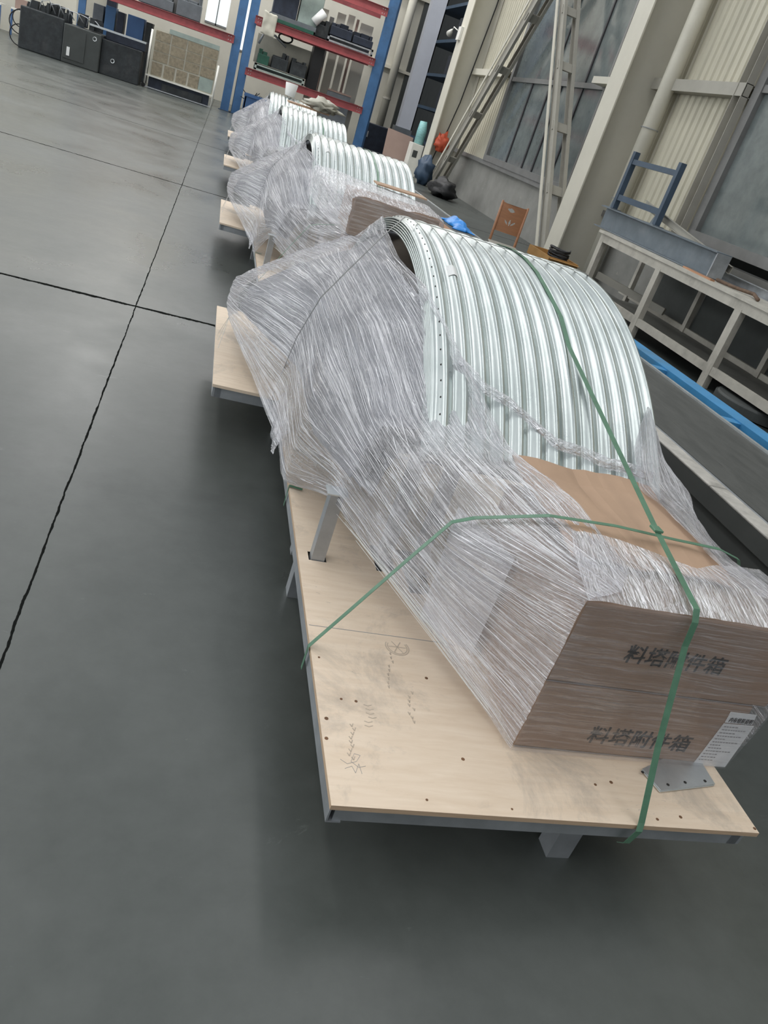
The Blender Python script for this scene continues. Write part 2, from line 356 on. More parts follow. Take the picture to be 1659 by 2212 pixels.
# window builder
def window(name, y0, y1, z0, z1, mulls, zt):
    fr = MB(); t = .06
    fr.box(WX - .08, WX + .08, y0 - .02, y0 + t, z0, z1); fr.box(WX - .08, WX + .08, y1 - t, y1 + .12, z0, z1)
    fr.box(WX - .08, WX + .08, y0, y1, z1 - t, z1); fr.box(WX - .12, WX + .08, y0, y1, z0 - .02, z0 + .12); fr.box(WX - .06, WX + .06, y0, y1, zt - .05, zt + .05)
    o = struct(name, fr, 'frame_grey')
    fm = MB()
    for y in mulls: fm.box(WX - .03, WX + .03, y - .035, y + .035, z0 + .1, zt - .05)
    for y in mulls[::2]: fm.box(WX - .03, WX + .03, y - .03, y + .03, zt + .05, z1)
    fm.build('mullion', 'frame_dark', o)
    B(WX, WX + .012, y0 + .03, y1 - .03, z0 + .05, z1 - .03).build('pane', 'glass', o)
    return o
window('window_1', W1a, W1b, 1.22, 5.6, [17.2, 18.4, 19.1, 20.3], 3.2)
window('window_2', W2a, W2b, 1.30, 3.9, [6.4, 8.0], 3.35)
# vertical cover posts of window 2 and the horizontal wall rails
struct('trim_2', MB().chan((WX - .09, 11.25, 1.2), (WX - .09, 11.25, 8), .2, .12, .01, up=(0, 1, 0), flip=1), 'brace')
struct('trim_3', MB().chan((WX - .2, 11.15, 3.29), (WX - .2, 13.9, 3.29), .17, .19, .01, flip=1), 'brace')
struct('trim_4', MB().chan((WX - .2, 22.1, 3.28), (WX - .2, 25.5, 3.28), .16, .19, .01, flip=1), 'cream')
struct('trim_5', B(WX - .3, WX - .02, 14.3, 16.2, 3.2, 3.32), 'cream_shade')
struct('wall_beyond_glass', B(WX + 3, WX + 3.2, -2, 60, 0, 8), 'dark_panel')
# H-section columns of the frame
def column(y, h, ylo, label, name='steel_column', webx=WX):
    r = empty(name, label, 'column', (6.2, y, 0))
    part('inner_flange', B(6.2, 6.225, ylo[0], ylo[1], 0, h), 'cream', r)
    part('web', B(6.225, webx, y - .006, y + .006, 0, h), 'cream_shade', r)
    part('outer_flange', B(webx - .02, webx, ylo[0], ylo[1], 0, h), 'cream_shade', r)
    return r
column(14.0, 8, (13.72, 14.3), 'wide cream H-section steel column rising behind the chair, beside the white pipe')
column(25.4, 8, (25.1, 25.85), 'cream H-section steel column with a black cable and orange bag on its web')
r = empty('steel_column', 'pale lavender steel column beyond the cream one, left of the dark opening', 'column', (6.0, 28.8, 0))
part('shaft', B(5.78, 6.25, 28.8, 29.2, 1.2, 9), 'lavender', r); part('base', B(5.7, 6.3, 28.75, 29.25, 0, 1.2), 'iron_grey', r)
# round downpipes with clamps
r = empty('drain_pipe', 'white round rain pipe running down beside the wide cream column', 'pipe', (6.86, 13.55, 0))
part('pipe', MB().tube([(6.78, 13.30, .0), (6.78, 13.30, 8)], .13, 20), 'cream', r, smooth=True)
for z in (1.45, .95, 2.6): part('clamp', MB().tube([(6.78 + .15 * cos(a * pi / 8), 13.30 + .15 * sin(a * pi / 8), z) for a in range(17)], .008, 5), 'galv_dull', r)
r = empty('drain_pipe', 'grey round pipe on the far wall right of the storage rack', 'pipe', (5.72, 32.7, 0))
part('pipe', MB().tube([(5.85, 32.6, .6), (5.85, 32.6, 9)], .15, 16), 'cream_shade', r, smooth=True)
part('clamp', MB().tube([(5.85, 32.6, 1.9), (5.85, 32.6, 1.96)], .17, 16), 'brace', r)
# diagonal lattice braces
def brace(label, p0, p1, hgt, dx, ts):
    p0, p1 = Vector(p0), Vector(p1); r = empty('diagonal_brace', label, 'brace', p0); nx = Vector((dx, 0, 0))
    part('chord', MB().chan(p0, p1, hgt, .07, .014, up=(0, 1, 0), flip=-1), 'brace', r)
    d = (p1 - p0).normalized(); u = Vector((0, 1, 0)); side = d.cross(u).normalized(); u = side.cross(d).normalized()
    part('pale_edge', MB().bar(p0 + u * (hgt / 2 - .03) + Vector((-.075, 0, 0)), p1 + u * (hgt / 2 - .03) + Vector((-.075, 0, 0)), .02, .09, up=(0, 1, 0)), 'cream', r)
    part('chord', MB().chan(p0 + nx, p1 + nx, hgt * .85, .07, .014, up=(0, 1, 0), flip=1), 'brace', r)
    for t in ts:
        p = p0.lerp(p1, t); part('batten', MB().bar(p + Vector((-.02, -hgt * .3, 0)), p + nx + Vector((.02, -hgt * .3, 0)), .03, .2, up=d), 'brace', r)
    return r
brace('leaning double-channel wall brace sloping up right past the orange bag', (6.38, 24.55, .06), Vector((6.38, 24.55, .06)).lerp(Vector((6.38, 20.36, 4.73)), 1.5), .30, .34, (.12, .3, .46, .62, .8))
brace('near upright lattice brace crossing in front of the grey window, battens between its chords', (6.28, 14.45, .05), Vector((6.28, 14.45, .05)).lerp(Vector((6.28, 18.24, 4.59)), 1.5), .22, .38, (.17, .33, .49, .64, .8))
# dark side room seen between the columns
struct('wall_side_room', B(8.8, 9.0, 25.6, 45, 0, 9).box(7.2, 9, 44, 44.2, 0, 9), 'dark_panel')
r = empty('storage_rack', 'dark blue shelving full of moulds in the opening behind the teal roll', 'rack', (7.3, 30, 0))
for y in (26.6, 29.5, 33): part('upright', B(7.1, 7.2, y, y + .1, 0, 7), 'blue_dark', r)
for z in (.9, 2.0, 3.1, 4.2, 5.3):
    part('shelf', B(7.1, 8.6, 26.4, 34, z, z + .1), 'blue_dark', r)
random.seed(3)
for zi, z in enumerate((1.0, 2.1, 3.2, 4.3)):
    for yi, y in enumerate((26.8, 28.0, 29.4)):
        hh = random.uniform(.35, .75); ww = random.uniform(.6, 1.)
        tag(B(7.15, 7.9, y, y + ww, z, z + hh).box(7.25, 7.7, y + .1, y + ww - .1, z + hh, z + hh + .1).box(7.1, 7.15, y + .1, y + .3, z + .1, z + hh - .1).build('mould', 'dark_blue_iron', bevel=.02),
            'dark iron mould, ' + ['nearest', 'middle', 'farthest'][yi] + ' on the ' + ['lowest', 'second', 'third', 'top'][zi] + ' shelf in the side opening', 'mould', 'moulds on the dark side shelving')
# back wall
bw = MB().box(-30, -1.1, 33, 33.3, 0, 9).box(-1.1, .34, 33, 33.3, 0, 1.78).box(-.34, -.02, 33, 33.3, 1.78, 9).box(-1.1, .34, 33, 33.3, 3.95, 9).box(-1.1, -.34, 33, 33.3, 1.78, 2.3).box(.34, 7.2, 33, 33.3, 0, 9)
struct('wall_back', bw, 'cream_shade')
for i, (x0, x1, z0, z1) in enumerate(((-1.1, -.34, 2.3, 3.95), (-.02, .34, 1.78, 3.95))):
    o = struct('window_%d' % (3 + i), MB().box(x0, x1, 32.97, 33.03, z0, z0 + .06).box(x0, x1, 32.97, 33.03, z1 - .06, z1).box((x0 + x1) / 2 - .02, (x0 + x1) / 2 + .02, 32.97, 33.03, z0, z1), 'frame_grey')
    B(x0, x1, 33.1, 33.12, z0, z1).build('pane', 'daylight', o)
# far left side wall, out of view; glowing windows added for fill and reflections
lw = MB()
lw.box(-16.3, -16, -12, 33, 0, 1.4).box(-16.3, -16, -12, 33, 3.8, 5.2).box(-16.3, -16, -12, 33, 7.6, 9)
y = -12.
while y < 33: lw.box(-16.3, -16, y, y + 1.6, 1.4, 3.8).box(-16.3, -16, y, y + 1.6, 5.2, 7.6); y += 4.3
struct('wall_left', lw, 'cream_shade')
k = 5; y = -12.
while y < 30:
    for z0, z1 in ((1.4, 3.8), (5.2, 7.6)):
        o = struct('window_%d' % k, MB().box(-16.12, -16.08, y + 2.9, y + 3.0, z0, z1).box(-16.12, -16.08, y + 1.6, y + 4.3, z0 + 1.6, z0 + 1.68), 'frame_grey')
        B(-16.2, -16.18, y + 1.6, y + 4.3, z0, z1).build('pane', 'side_fill_glow', o); k += 1
    y += 4.3
struct('trim_6', B(4.9, 7.1, 32.8, 33, 5.3, 5.42).box(4.9, 7.1, 32.8, 33, 2.9, 3.0), 'cream')
struct('trim_7', B(6.35, 6.7, 32.85, 33, 0, 9), 'dark_panel')

# ================================================================ LONG MACHINE BED ON THE RIGHT
r = empty('machine_bed', 'long low steel machine bed with dark scratched top, right of the pallets', 'machine bed', (2.6, 2, 0))
part('top_plate', B(2.72, 3.5, -1, 17, .47, .5), 'bed_plate', r)
part('edge_strip', B(3.5, 3.53, -1, 17, .455, .512), 'galv', r)
cp = MB(); y = -1.0
while y < 17: cp.box(2.575, 2.685, y, y + 1.985 if y + 1.985 < 17 else 17, .494, .505); y += 1.99 + .0
cpo = part('coping', cp, 'coping', r, bevel=.004)
part('edge_strip', B(2.685, 2.72, -1, 17, .44, .497), 'galv_dull', r)
part('fascia', B(2.575, 2.66, -1, 17, .405, .494), 'oil_grey', r)
part('fascia', B(2.60, 2.66, -1, 17, .31, .405), 'oil_grey', r)
part('side_panel', B(2.60, 2.64, -1, 17, 0, .31).box(2.575, 2.6, -1, 17, .27, .285).box(2.57, 2.6, -1, 17, .12, .15), 'oil_grey', r)
for y in (1.9, 2.35): part('bolt', MB().tube([(2.585, y, .2), (2.60, y, .2)], .008, 8), 'galv', r)
cab = [(2.52, 6, .33), (2.50, 4.5, .30), (2.50, 3.6, .35), (2.49, 3.0, .34), (2.50, 2.7, .30), (2.51, 2.55, .22), (2.5, 2.5, .1), (2.48, 2.45, .02)]
tag(MB().tube(cab, .007, 8).build('cable', 'black_rubber', smooth=True), 'thin black cable trailing down the side of the machine bed', 'cable')
# blue frame behind it
r = empty('blue_steel_frame', 'bright blue steel ladder frame lying behind the machine bed', 'frame', (3.85, 5, 0))
part('long_beam', B(3.74, 3.90, .5, 9.5, .38, .49), 'blue_bright', r)
for y in (1.2, 2.3, 3.35, 4.4, 5.45, 6.5, 7.6): part('cross_stub', B(3.56, 3.74, y - .05, y + .05, .40, .48), 'blue_bright', r)
for y in (1., 4.5, 8.5): part('foot', B(3.76, 3.88, y, y + .12, 0, .38), 'blue_bright', r)
part('floor_sheet', B(3.95, 5.3, .5, 11, .003, .012), 'oil_grey', r)

# ================================================================ BENCH
BX0, BX1 = 5.6, 6.72
r = empty('workbench', 'long whitewashed steel workbench with dark panels along the right wall', 'workbench', (BX0, 9, 0))
part('top', B(BX0 - .03, BX1, 2.5, 11.15, .985, 1.02), 'steel_white', r)
part('top_rail', B(BX0, BX0 + .06, 2.5, 11.1, .875, .985), 'steel_white', r)
part('front_rail', B(BX0, BX0 + .05, 2.5, 11.1, .155, .25), 'steel_white', r)
part('rear_rail', B(BX1 - .08, BX1 - .03, 2.5, 11.8, .17, .24), 'steel_white', r)
part('lower_shelf', B(BX0 + .05, BX1 - .1, 2.5, 11.0, .15, .17), 'grey_paint', r)
for y in (11.03, 9.25, 7.42, 5.6, 3.8): part('leg', B(BX0 - .005, BX0 + .07, y - .06, y + .06, 0, .9), 'steel_white', r)
for y in (11.5, 9.7, 7.9, 6.1): part('rear_leg', B(BX1 - .1, BX1 - .03, y - .04, y + .04, 0, .985), 'steel_white', r)
for y0, y1 in ((9.75, 10.9), (7.95, 9.65), (6.15, 7.85), (3.0, 6.05)): part('back_panel', B(BX1 - .02, BX1, y0, y1, .2, .98), 'dark_panel', r)
dc = pz(1650, 880, .1)
o = tag(MB().tube([(dc.x, dc.y, .015), (dc.x, dc.y, .10)], .52, 56).tube([(dc.x, dc.y, .09), (dc.x, dc.y, .12)], [.51, .49], 56).build('steel_disc', 'dark_panel', smooth=False), 'large round dark steel disc lying under the workbench', 'disc')
tag(MB().bar((5.75, 11.0, .42), (6.4, 9.95, .32), .05, .10).build('steel_bar', 'brace'), 'brown flat bar leaning across the far end under the workbench', 'bar')
# H beam on bench
r = empty('steel_beam', 'grey steel H-beam lying lengthwise on the far end of the workbench', 'beam', (5.85, 10, 1.02))
part('beam', MB().ibeam((5.85, 8.45, 1.175), (5.85, 11.75, 1.175), .30, .22, .014), 'beam_grey', r)
part('end_plate', B(5.75, 5.95, 8.44, 8.46, 1.035, 1.315), 'galv_dull', r)
# blue H frame on beam
r = empty('blue_stand', 'dark blue steel frame with two posts and two rails standing on the H-beam', 'stand', (5.85, 11, 1.325))
for y in (11.55, 10.2):
    part('post', B(5.81, 5.89, y - .04, y + .04, 1.325, 2.14), 'stand_blue', r)
    part('gusset', MB().prism([(5.845, y + .04, 1.33), (5.845, y + .17, 1.33), (5.845, y + .04, 1.60)], (.012, 0, 0)).box(5.76, 5.94, y - .08, y + .17, 1.325, 1.335), 'beam_grey', r)
part('top_rail', B(5.82, 5.88, 10.2, 11.55, 1.97, 2.04), 'stand_blue', r); part('lower_rail', B(5.82, 5.88, 10.2, 11.55, 1.46, 1.54), 'stand_blue', r)
tag(MB().chan(pX(1395, 440, 6.0), pX(1580, 585, 6.05), .09, .04, .006).build('steel_channel', 'brace'), 'long brown channel bar leaning from the blue frame down to the bench', 'bar')
tag(MB().chan((6.35, 9.3, 1.07), (6.25, 7.2, 1.07), .1, .06, .008).build('steel_channel', 'galv_dull'), 'pale channel bar lying on the bench behind the beam end', 'bar')
tag(MB().bar((6.55, 7.85, 1.05), (6.5, 7.45, 1.05), .1, .06).build('blue_block', 'blue_paint', bevel=.005), 'small blue block on the workbench under the right window', 'block')
r = empty('bench_machine', 'dark machine with inclined arms at the right end of the workbench', 'machine', (6.4, 6.9, 1.02))
part('base', B(6.1, 6.65, 5.5, 7.0, 1.02, 1.12), 'dark_iron', r)
part('arm', MB().bar((6.4, 6.9, 1.1), (6.5, 6.1, 1.75), .07, .10), 'iron_grey', r); part('arm', MB().bar((6.2, 6.6, 1.1), (6.4, 5.9, 1.5), .05, .06), 'iron_grey', r)
part('head', B(6.3, 6.6, 5.8, 6.3, 1.12, 1.6), 'dark_iron', r, bevel=.02)
part('motor', MB().tube([(6.15, 7.1, 1.1), (6.35, 7.15, 1.12)], .07, 14), 'galv_dull', r)
tag(MB().tube([(5.8, 8.3, 1.045), (5.85, 8.0, 1.045), (5.9, 7.7, 1.06), (5.75, 7.4, 1.04)], .02, 8).build('steel_offcut', 'rust_bits', smooth=True), 'rusty rod offcut on the workbench beside the beam end', 'offcut')
random.seed(5)
for i in range(4):
    y = 6.85 - i * .16
    tag(B(5.75, 5.83, y, y + .07, 1.02, 1.07).build('nut', 'rust_bits', bevel=.01), 'rusty square nut on the bench front, ' + ['farthest of the row', 'second from the far end', 'third from the far end', 'nearest of the row'][i], 'nut', 'rusty nuts on the workbench')
tag(MB().bar((5.72, 8.9, 1.03), (5.68, 8.2, 1.03), .06, .02).build('wood_strip', 'wood'), 'thin brown timber strip under the front of the H-beam', 'timber')

# ================================================================ CHAIR
cr = empty('wooden_chair', 'brown wooden chair with petal cut-outs in its backrest, behind the machine bed', 'chair', (4.1, 10.9, 0))
def local_rot(mb, root, ang):
    for i, p in enumerate(mb.v):
        q = p - root.location; mb.v[i] = root.location + Vector((q.x * cos(ang) - q.y * sin(ang), q.x * sin(ang) + q.y * cos(ang), q.z))
    return mb
def chair_back():
    # board with leaf-shaped openings, cut from a fine grid
    mb = MB(); nx, nz = 44, 44; x0, x1, z0, z1 = -.17, .17, .60, .985
    def hole(x, z):
        def leaf(cx, cz, L, Wd, a):
            dx, dz = x - cx, z - cz; u = dx * cos(a) + dz * sin(a); v_ = -dx * sin(a) + dz * cos(a)
            return abs(u) < L and abs(v_) < Wd * (1 - (u / L) ** 2)
        return leaf(-.03, .905, .055, .024, -.15) or leaf(0, .745, .045, .013, 1.57) or leaf(-.05, .74, .04, .012, 2.3) or leaf(.05, .74, .045, .013, .75)
    idx = {}
    def vid(i, k, s_):
        key = (i, k, s_)
        if key not in idx:
            x = x0 + (x1 - x0) * i / nx; z = z0 + (z1 - z0) * k / nz
            if k == nz: z += -.02 * cos(x / .17 * pi / 2)
            idx[key] = len(mb.v); mb.v.append(Vector((x, .02 * (x / .17) ** 2 + s_ * .016, z)))
        return idx[key]
    keep = [[not hole(x0 + (x1 - x0) * (i + .5) / nx, z0 + (z1 - z0) * (k + .5) / nz) for k in range(nz)] for i in range(nx)]
    for i in range(nx):
        for k in range(nz):
            if not keep[i][k]: continue
            mb.f.append((vid(i, k, 0), vid(i + 1, k, 0), vid(i + 1, k + 1, 0), vid(i, k + 1, 0))); mb.f.append((vid(i, k, 1), vid(i, k + 1, 1), vid(i + 1, k + 1, 1), vid(i + 1, k, 1)))
            for di, dk, a, b_ in ((-1, 0, (0, 0), (0, 1)), (1, 0, (1, 1), (1, 0)), (0, -1, (1, 0), (0, 0)), (0, 1, (0, 1), (1, 1))):
                ii, kk = i + di, k + dk
                if not (0 <= ii < nx and 0 <= kk < nz) or not keep[ii][kk]:
                    mb.f.append((vid(i + a[0], k + a[1], 0), vid(i + b_[0], k + b_[1], 0), vid(i + b_[0], k + b_[1], 1), vid(i + a[0], k + a[1], 1)))
    return mb
cr.rotation_euler = (0, 0, radians(-14))
chair_back().build('backrest', 'chair_wood', cr)
for sx_ in (-1, 1):
    MB().tube([(sx_ * .185, .02, .0), (sx_ * .185, .01, .45), (sx_ * .185, .03, 1.0)], [.02, .02, .016], 8).build('rear_leg', 'chair_wood', cr, smooth=True)
    MB().tube([(sx_ * .19, -.38, 0), (sx_ * .19, -.37, .43)], [.015, .02], 8).build('front_leg', 'chair_wood', cr, smooth=True)
B(-.21, .21, -.41, .02, .43, .46).build('seat', 'brace', cr, bevel=.01)

# things on / behind the machine bed
mb = MB(); NX, NY = 26, 12
for i in range(NX + 1):
    for k in range(NY + 1):
        u, v_ = i / NX, k / NY
        p = Vector((3.22 + .30 * v_, 11.35 - .95 * u, .505))
        h = .10 * (sin(pi * u) ** .5) * (sin(pi * v_) ** .5) * (.7 + .9 * noise.noise(Vector((u * 5, v_ * 3, 1))))
        mb.v.append(p + Vector((.05 * noise.noise(Vector((u * 6, v_ * 4, 4))), .06 * noise.noise(Vector((u * 5, v_ * 5, 9))), max(0.002, h))))
for i in range(NX):
    for k in range(NY): a = i * (NY + 1) + k; mb.f.append((a, a + NY + 1, a + NY + 2, a + 1))
o = tag(mb.build('plastic_bag', 'blue_plastic', smooth=True), 'crumpled bright blue plastic bag lying on the machine bed', 'bag')
o.modifiers.new('s', 'SOLIDIFY').thickness = .003
tag(B(2.78, 3.05, 9.4, 10.9, .50, .53).build('flat_carton', 'wood'), 'flat brown board on the machine bed beside the blue bag', 'board')
r = empty('open_carton', 'orange-brown open carton tray behind the machine bed at the wide column foot', 'box', (4.7, 10.1, 0))
part('tray', B(4.45, 4.85, 9.95, 10.7, .46, .475).box(4.43, 4.45, 9.95, 10.7, .46, .58).box(4.85, 4.87, 9.95, 10.7, .46, .58).box(4.43, 4.87, 9.93, 9.95, .46, .58).box(4.43, 4.87, 10.7, 10.72, .46, .58), 'orange_card', r)
part('flap', B(4.43, 4.87, 9.86, 9.93, .56, .565), 'orange_card', r)
part('stand', B(4.5, 4.8, 10.0, 10.6, 0, .46), 'dark_panel', r)
hz = []
for i in range(90):
    a = i * .42; hz.append((4.64 + .13 * cos(a), 10.15 + .17 * sin(a), .55 + .0016 * i + .01 * sin(a * 1.7)))
tag(MB().tube(hz, .014, 6).build('hose_coil', 'black_rubber', smooth=True), 'coil of black hose lying in the orange-brown carton', 'hose')
# far right bits near the second column
def blob(name, label, cat, loc, sz, mat, seed, amp=.25, group=None):
    mb = MB(); n1, n2 = 18, 12
    for i in range(n2 + 1):
        th = pi * i / n2
        for k in range(n1):
            ph = 2 * pi * k / n1; d = Vector((sin(th) * cos(ph), sin(th) * sin(ph), cos(th)))
            f = 1 + amp * noise.noise(d * 2.3 + Vector((seed, 0, 0))) * 2
            p = Vector((d.x * sz[0] * f, d.y * sz[1] * f, d.z * sz[2] * f)); p.z = max(p.z, -sz[2] * .85)
            mb.v.append(p + Vector(loc) + Vector((0, 0, sz[2] * .85)))
    for i in range(n2):
        for k in range(n1): mb.f.append((i * n1 + k, i * n1 + (k + 1) % n1, (i + 1) * n1 + (k + 1) % n1, (i + 1) * n1 + k))
    return tag(mb.build(name, mat, smooth=True), label, cat, group)
blob('rag_heap', 'dark heap of sacks on the ground at the foot of the leaning brace', 'sack', (6.0, 21.6, 0), (.35, .6, .24), 'black_rubber', 2)
blob('rag_heap', 'dark teal bundle beside the foot of the far cream column', 'bundle', (5.95, 24.0, 0), (.25, .35, .40), 'blue_dark', 5)
blob('orange_bag', 'orange-red plastic bag hanging on the web of the cream column', 'bag', (6.5, 25.08, .95), (.20, .10, .28), 'red_plastic', 8, .35)
cb_ = [pX(1085, -5, 6.9) + Vector((0, 2.2, 0))]
tag(MB().tube([(6.95, 25.36, 8), (6.9, 25.34, 5), (6.8, 25.33, 3.6), (6.72, 25.32, 2.4), (6.6, 25.3, 1.6), (6.45, 25.28, 1.0), (6.3, 25.2, .2)], .018, 8).build('power_cable', 'black_rubber', smooth=True), 'black cable hanging down the cream column past the orange bag', 'cable')
r = empty('emergency_lamp', 'small white twin lamp fixed to the edge of the far cream column', 'lamp', (6.15, 25.6, 4.1))
part('housing', B(6.12, 6.2, 25.45, 25.75, 3.9, 4.25), 'white_enamel', r, bevel=.01)
part('arm', MB().tube([(6.12, 25.8, 4.15), (6.05, 26.05, 4.22), (6.05, 26.15, 4.1)], .015, 6), 'white_enamel', r, smooth=True)
part('lamp_head', MB().tube([(6.05, 26.2, 4.15), (6.05, 26.4, 4.05)], [.03, .10], 12), 'white_enamel', r, smooth=True)
r = empty('wrapped_roll', 'roll wrapped in teal film standing on a white cabinet by the cream column', 'roll', (6.0, 26.2, .95))
part('roll', MB().tube([(6.05, 26.2, .95), (6.05, 26.2, 1.3), (6.02, 26.2, 1.6)], [.15, .16, .11], 14), 'teal_wrap', r, smooth=True)
r = empty('white_cabinet', 'narrow white cabinet under the teal wrapped roll', 'cabinet', (6.0, 26.2, 0))
part('body', B(5.83, 6.2, 25.95, 26.5, 0, .94), 'white_enamel', r, bevel=.01); part('vent', B(5.9, 6.05, 25.94, 25.95, .55, .75), 'dark_panel', r)
tag(MB().prism([(5.13, 26.6, 0), (6.0, 26.6, 0), (6.0, 26.9, 1.05), (5.13, 26.9, 1.1)], (0, .03, 0)).build('leaning_board', 'brown_card'), 'large plain brown board leaning beside the white cabinet', 'board')
r = empty('dark_cabinet', 'dark steel cabinet standing beneath the grey pipe right of the rack', 'cabinet', (5.5, 31, 0))
part('body', B(5.12, 6.05, 31, 31.7, 0, .98), 'dark_blue_iron', r, bevel=.02); part('handle', B(5.2, 5.24, 30.97, 31, .5, .7), 'galv_dull', r)

# ================================================================ STORAGE RACKS AT THE FAR END
RY = 28.2
def upright(x0, x1, root): 
    part('upright', B(x0, x1, RY, RY + .10, 0, 6.2), 'blue_paint', root); part('upright', B(x0, x1, RY + 1.2, RY + 1.3, 0, 6.2), 'blue_paint', root)
    part('side_panel', B(x0 + .02, x0 + .05, RY + .1, RY + 1.2, 0, 1.75), 'blue_dark', root)
    part('foot_plate', B(x0 - .06, x1 + .06, RY - .06, RY + .16, 0, .02), 'blue_dark', root)
def beam(x0, x1, z0, z1, root):
    o = part('beam', MB().chan((x0, RY - .02, (z0 + z1) / 2), (x1, RY - .02, (z0 + z1) / 2), z1 - z0, .06, .01, flip=1), 'red_paint', root)
    part('beam', B(x0, x1, RY + 1.2, RY + 1.25, z0, z1), 'red_paint', root)
    mb = MB()
    for xx in (x0 + .10, x0 + .17, x1 - .17, x1 - .10):
        for zz in (z0 + .06, z1 - .06): mb.tube([(xx, RY - .035, zz), (xx, RY - .018, zz)], .014, 6)
    sub('bolts', mb, 'galv', o, root)
rk = empty('storage_rack', 'blue and red heavy storage rack behind the farthest pallet', 'rack', (.5, RY, 0))
upright(.31, .56, rk)
part('upright', B(4.36, 4.66, RY, RY + .10, 0, 6.2), 'blue_paint', rk); part('upright', B(4.72, 4.92, RY + 1.2, RY + 1.3, 0, 6.2), 'blue_paint', rk)
part('side_panel', B(4.62, 4.66, RY + .1, RY + 1.2, 0, 6.2), 'blue_dark', rk)
for z0, z1 in ((1.19, 1.4), (2.62, 2.84), (4.02, 4.26), (5.3, 5.5)): beam(.5, 4.38, z0, z1, rk)
rk2 = empty('storage_rack', 'blue and red heavy storage rack left of the first, behind the crate cabinet', 'rack', (-3.5, RY, 0))
upright(-.04, .22, rk2)
part('upright', B(-4.5, -4.3, RY, RY + .1, 0, 6.2), 'blue_paint', rk2)
for z0, z1 in ((1.9, 2.12), (3.3, 3.5)): beam(-4.4, 0.0, z0, z1, rk2)
# items on the rack shelves
def mould(x0, x1, z, h, mat, label, seed, y=RY + .15, d=.8, cat='mould', group=None):
    random.seed(seed); mb = MB().box(x0, x1, y, y + d, z, z + h * .6); x = x0
    while x < x1 - .08:
        w_ = random.uniform(.10, .3); w_ = min(w_, x1 - x); mb.box(x + .01, x + w_ - .01, y + random.uniform(.0, .15), y + d - .1, z + h * .5, z + h * random.uniform(.65, 1.)); x += w_
    return tag(mb.build('mould', mat, bevel=.012), label, cat, group)
def skid(x0, x1, z, label, mat='galv_dull'):
    r = empty('steel_skid', label, 'skid', (x0, RY + .1, z))
    part('frame', B(x0, x1, RY + .02, RY + .1, z, z + .05).box(x0, x1, RY + .02, RY + .1, z + .13, z + .19).box(x0, x0 + .06, RY + .02, RY + .1, z, z + .19).box(x1 - .06, x1, RY + .02, RY + .1, z, z + .19).box(x0, x1, RY + .9, RY + .98, z, z + .19).box(x0, x0 + .06, RY + .02, RY + .98, z + .13, z + .17), mat, r)
    part('deck', B(x0, x1, RY + .02, RY + .98, z + .17, z + .19), mat, r); return r
skid(.75, 2.35, 1.42, 'pale steel skid on the lower rack shelf under dark moulds', 'pale_green')
mould(.8, 1.15, 1.62, .45, 'green_plate', 'dark green mould at the left end of the lower shelf', 1)
mould(1.25, 1.75, 1.62, .55, 'dark_iron', 'black mould in the middle of the lower shelf', 2)
mould(1.85, 2.35, 1.62, .60, 'dark_iron', 'tall dark mould at the right end of the skid on the lower shelf', 3)
tag(B(.7, 2.6, RY + 1.02, RY + 1.14, 1.62, 2.45).build('tan_panel', 'tan', bevel=.01), 'tan panel standing behind the moulds on the lower rack shelf', 'panel')
tag(B(2.45, 2.8, RY + .3, RY + 1.0, 1.42, 2.6).build('black_board', 'black_rubber'), 'tall ragged black board upright beside the lower moulds', 'board')
tag(MB().tube([(1.55 + .22 * cos(a * .35), RY + .75 + .004 * a, 2.55 + .12 * sin(a * .35)) for a in range(55)], .025, 8).build('hose_coil', 'black_rubber', smooth=True), 'coiled black hose above the tan panel', 'hose')
tag(MB().tube([(.75, RY + .3, 2.15), (.85, RY + .35, 2.45), (1.2, RY + .4, 2.5), (1.6, RY + .4, 2.3)], .035, 8).build('flexible_hose', 'galv_dull', smooth=True), 'pale flexible hose draped above the lower shelf moulds', 'hose')
skid(2.75, 4.25, 2.86, 'white steel skid on the middle rack shelf under black moulds')
mould(2.8, 3.5, 3.06, .42, 'dark_blue_iron', 'black stepped mould left on the white skid, middle shelf', 4)
mould(3.55, 4.2, 3.06, .34, 'dark_blue_iron', 'low black mould right on the white skid, middle shelf', 5)
mould(2.35, 2.75, 2.88, .55, 'dark_iron', 'dark knobbly casting beside the hanging white coil', 6)
tag(MB().tube([(2.25, RY + .1, 3.2), (2.5, RY + .1, 3.55)], .13, 14).build('thread_roll', 'white_plastic', smooth=True), 'white ribbed roll hanging over the middle rack shelf', 'roll')
tag(B(.95, 2.3, RY - .02, RY + .9, 2.86, 2.95).build('green_plate', 'green_plate'), 'flat dark green plate on the middle rack shelf', 'plate')
tag(B(.9, 2.35, RY + .0, RY + .95, 2.95, 3.07).build('steel_slab', 'iron_grey'), 'grey steel slab on top of the green plate', 'slab')
tag(B(.95, 1.7, RY + .2, RY + .9, 3.07, 4.0).build('machine_block', 'dark_blue_iron', bevel=.02), 'dark blue machine block on the grey slab', 'block')
tag(B(1.75, 2.45, RY + .25, RY + .95, 3.07, 4.0).build('machine_block', 'pale_green', bevel=.02), 'pale green machine block on the grey slab', 'block')
mb = MB(); 
for i in range(9):
    for k in range(13):
        u, v_ = i / 8, k / 12; mb.v.append(Vector((.72 + .42 * u, RY - .09 - .03 * noise.noise(Vector((u * 3, v_ * 3, 0))), 3.05 - .62 * v_ - .05 * u + .06 * noise.noise(Vector((u * 4, 3, 0))))))
for i in range(8):
    for k in range(12): a = i * 13 + k; mb.f.append((a, a + 13, a + 14, a + 1))
o = tag(mb.build('hanging_cloth', 'tan', smooth=True), 'pale cloth draped over the middle red beam', 'cloth'); o.modifiers.new('s', 'SOLIDIFY').thickness = .01
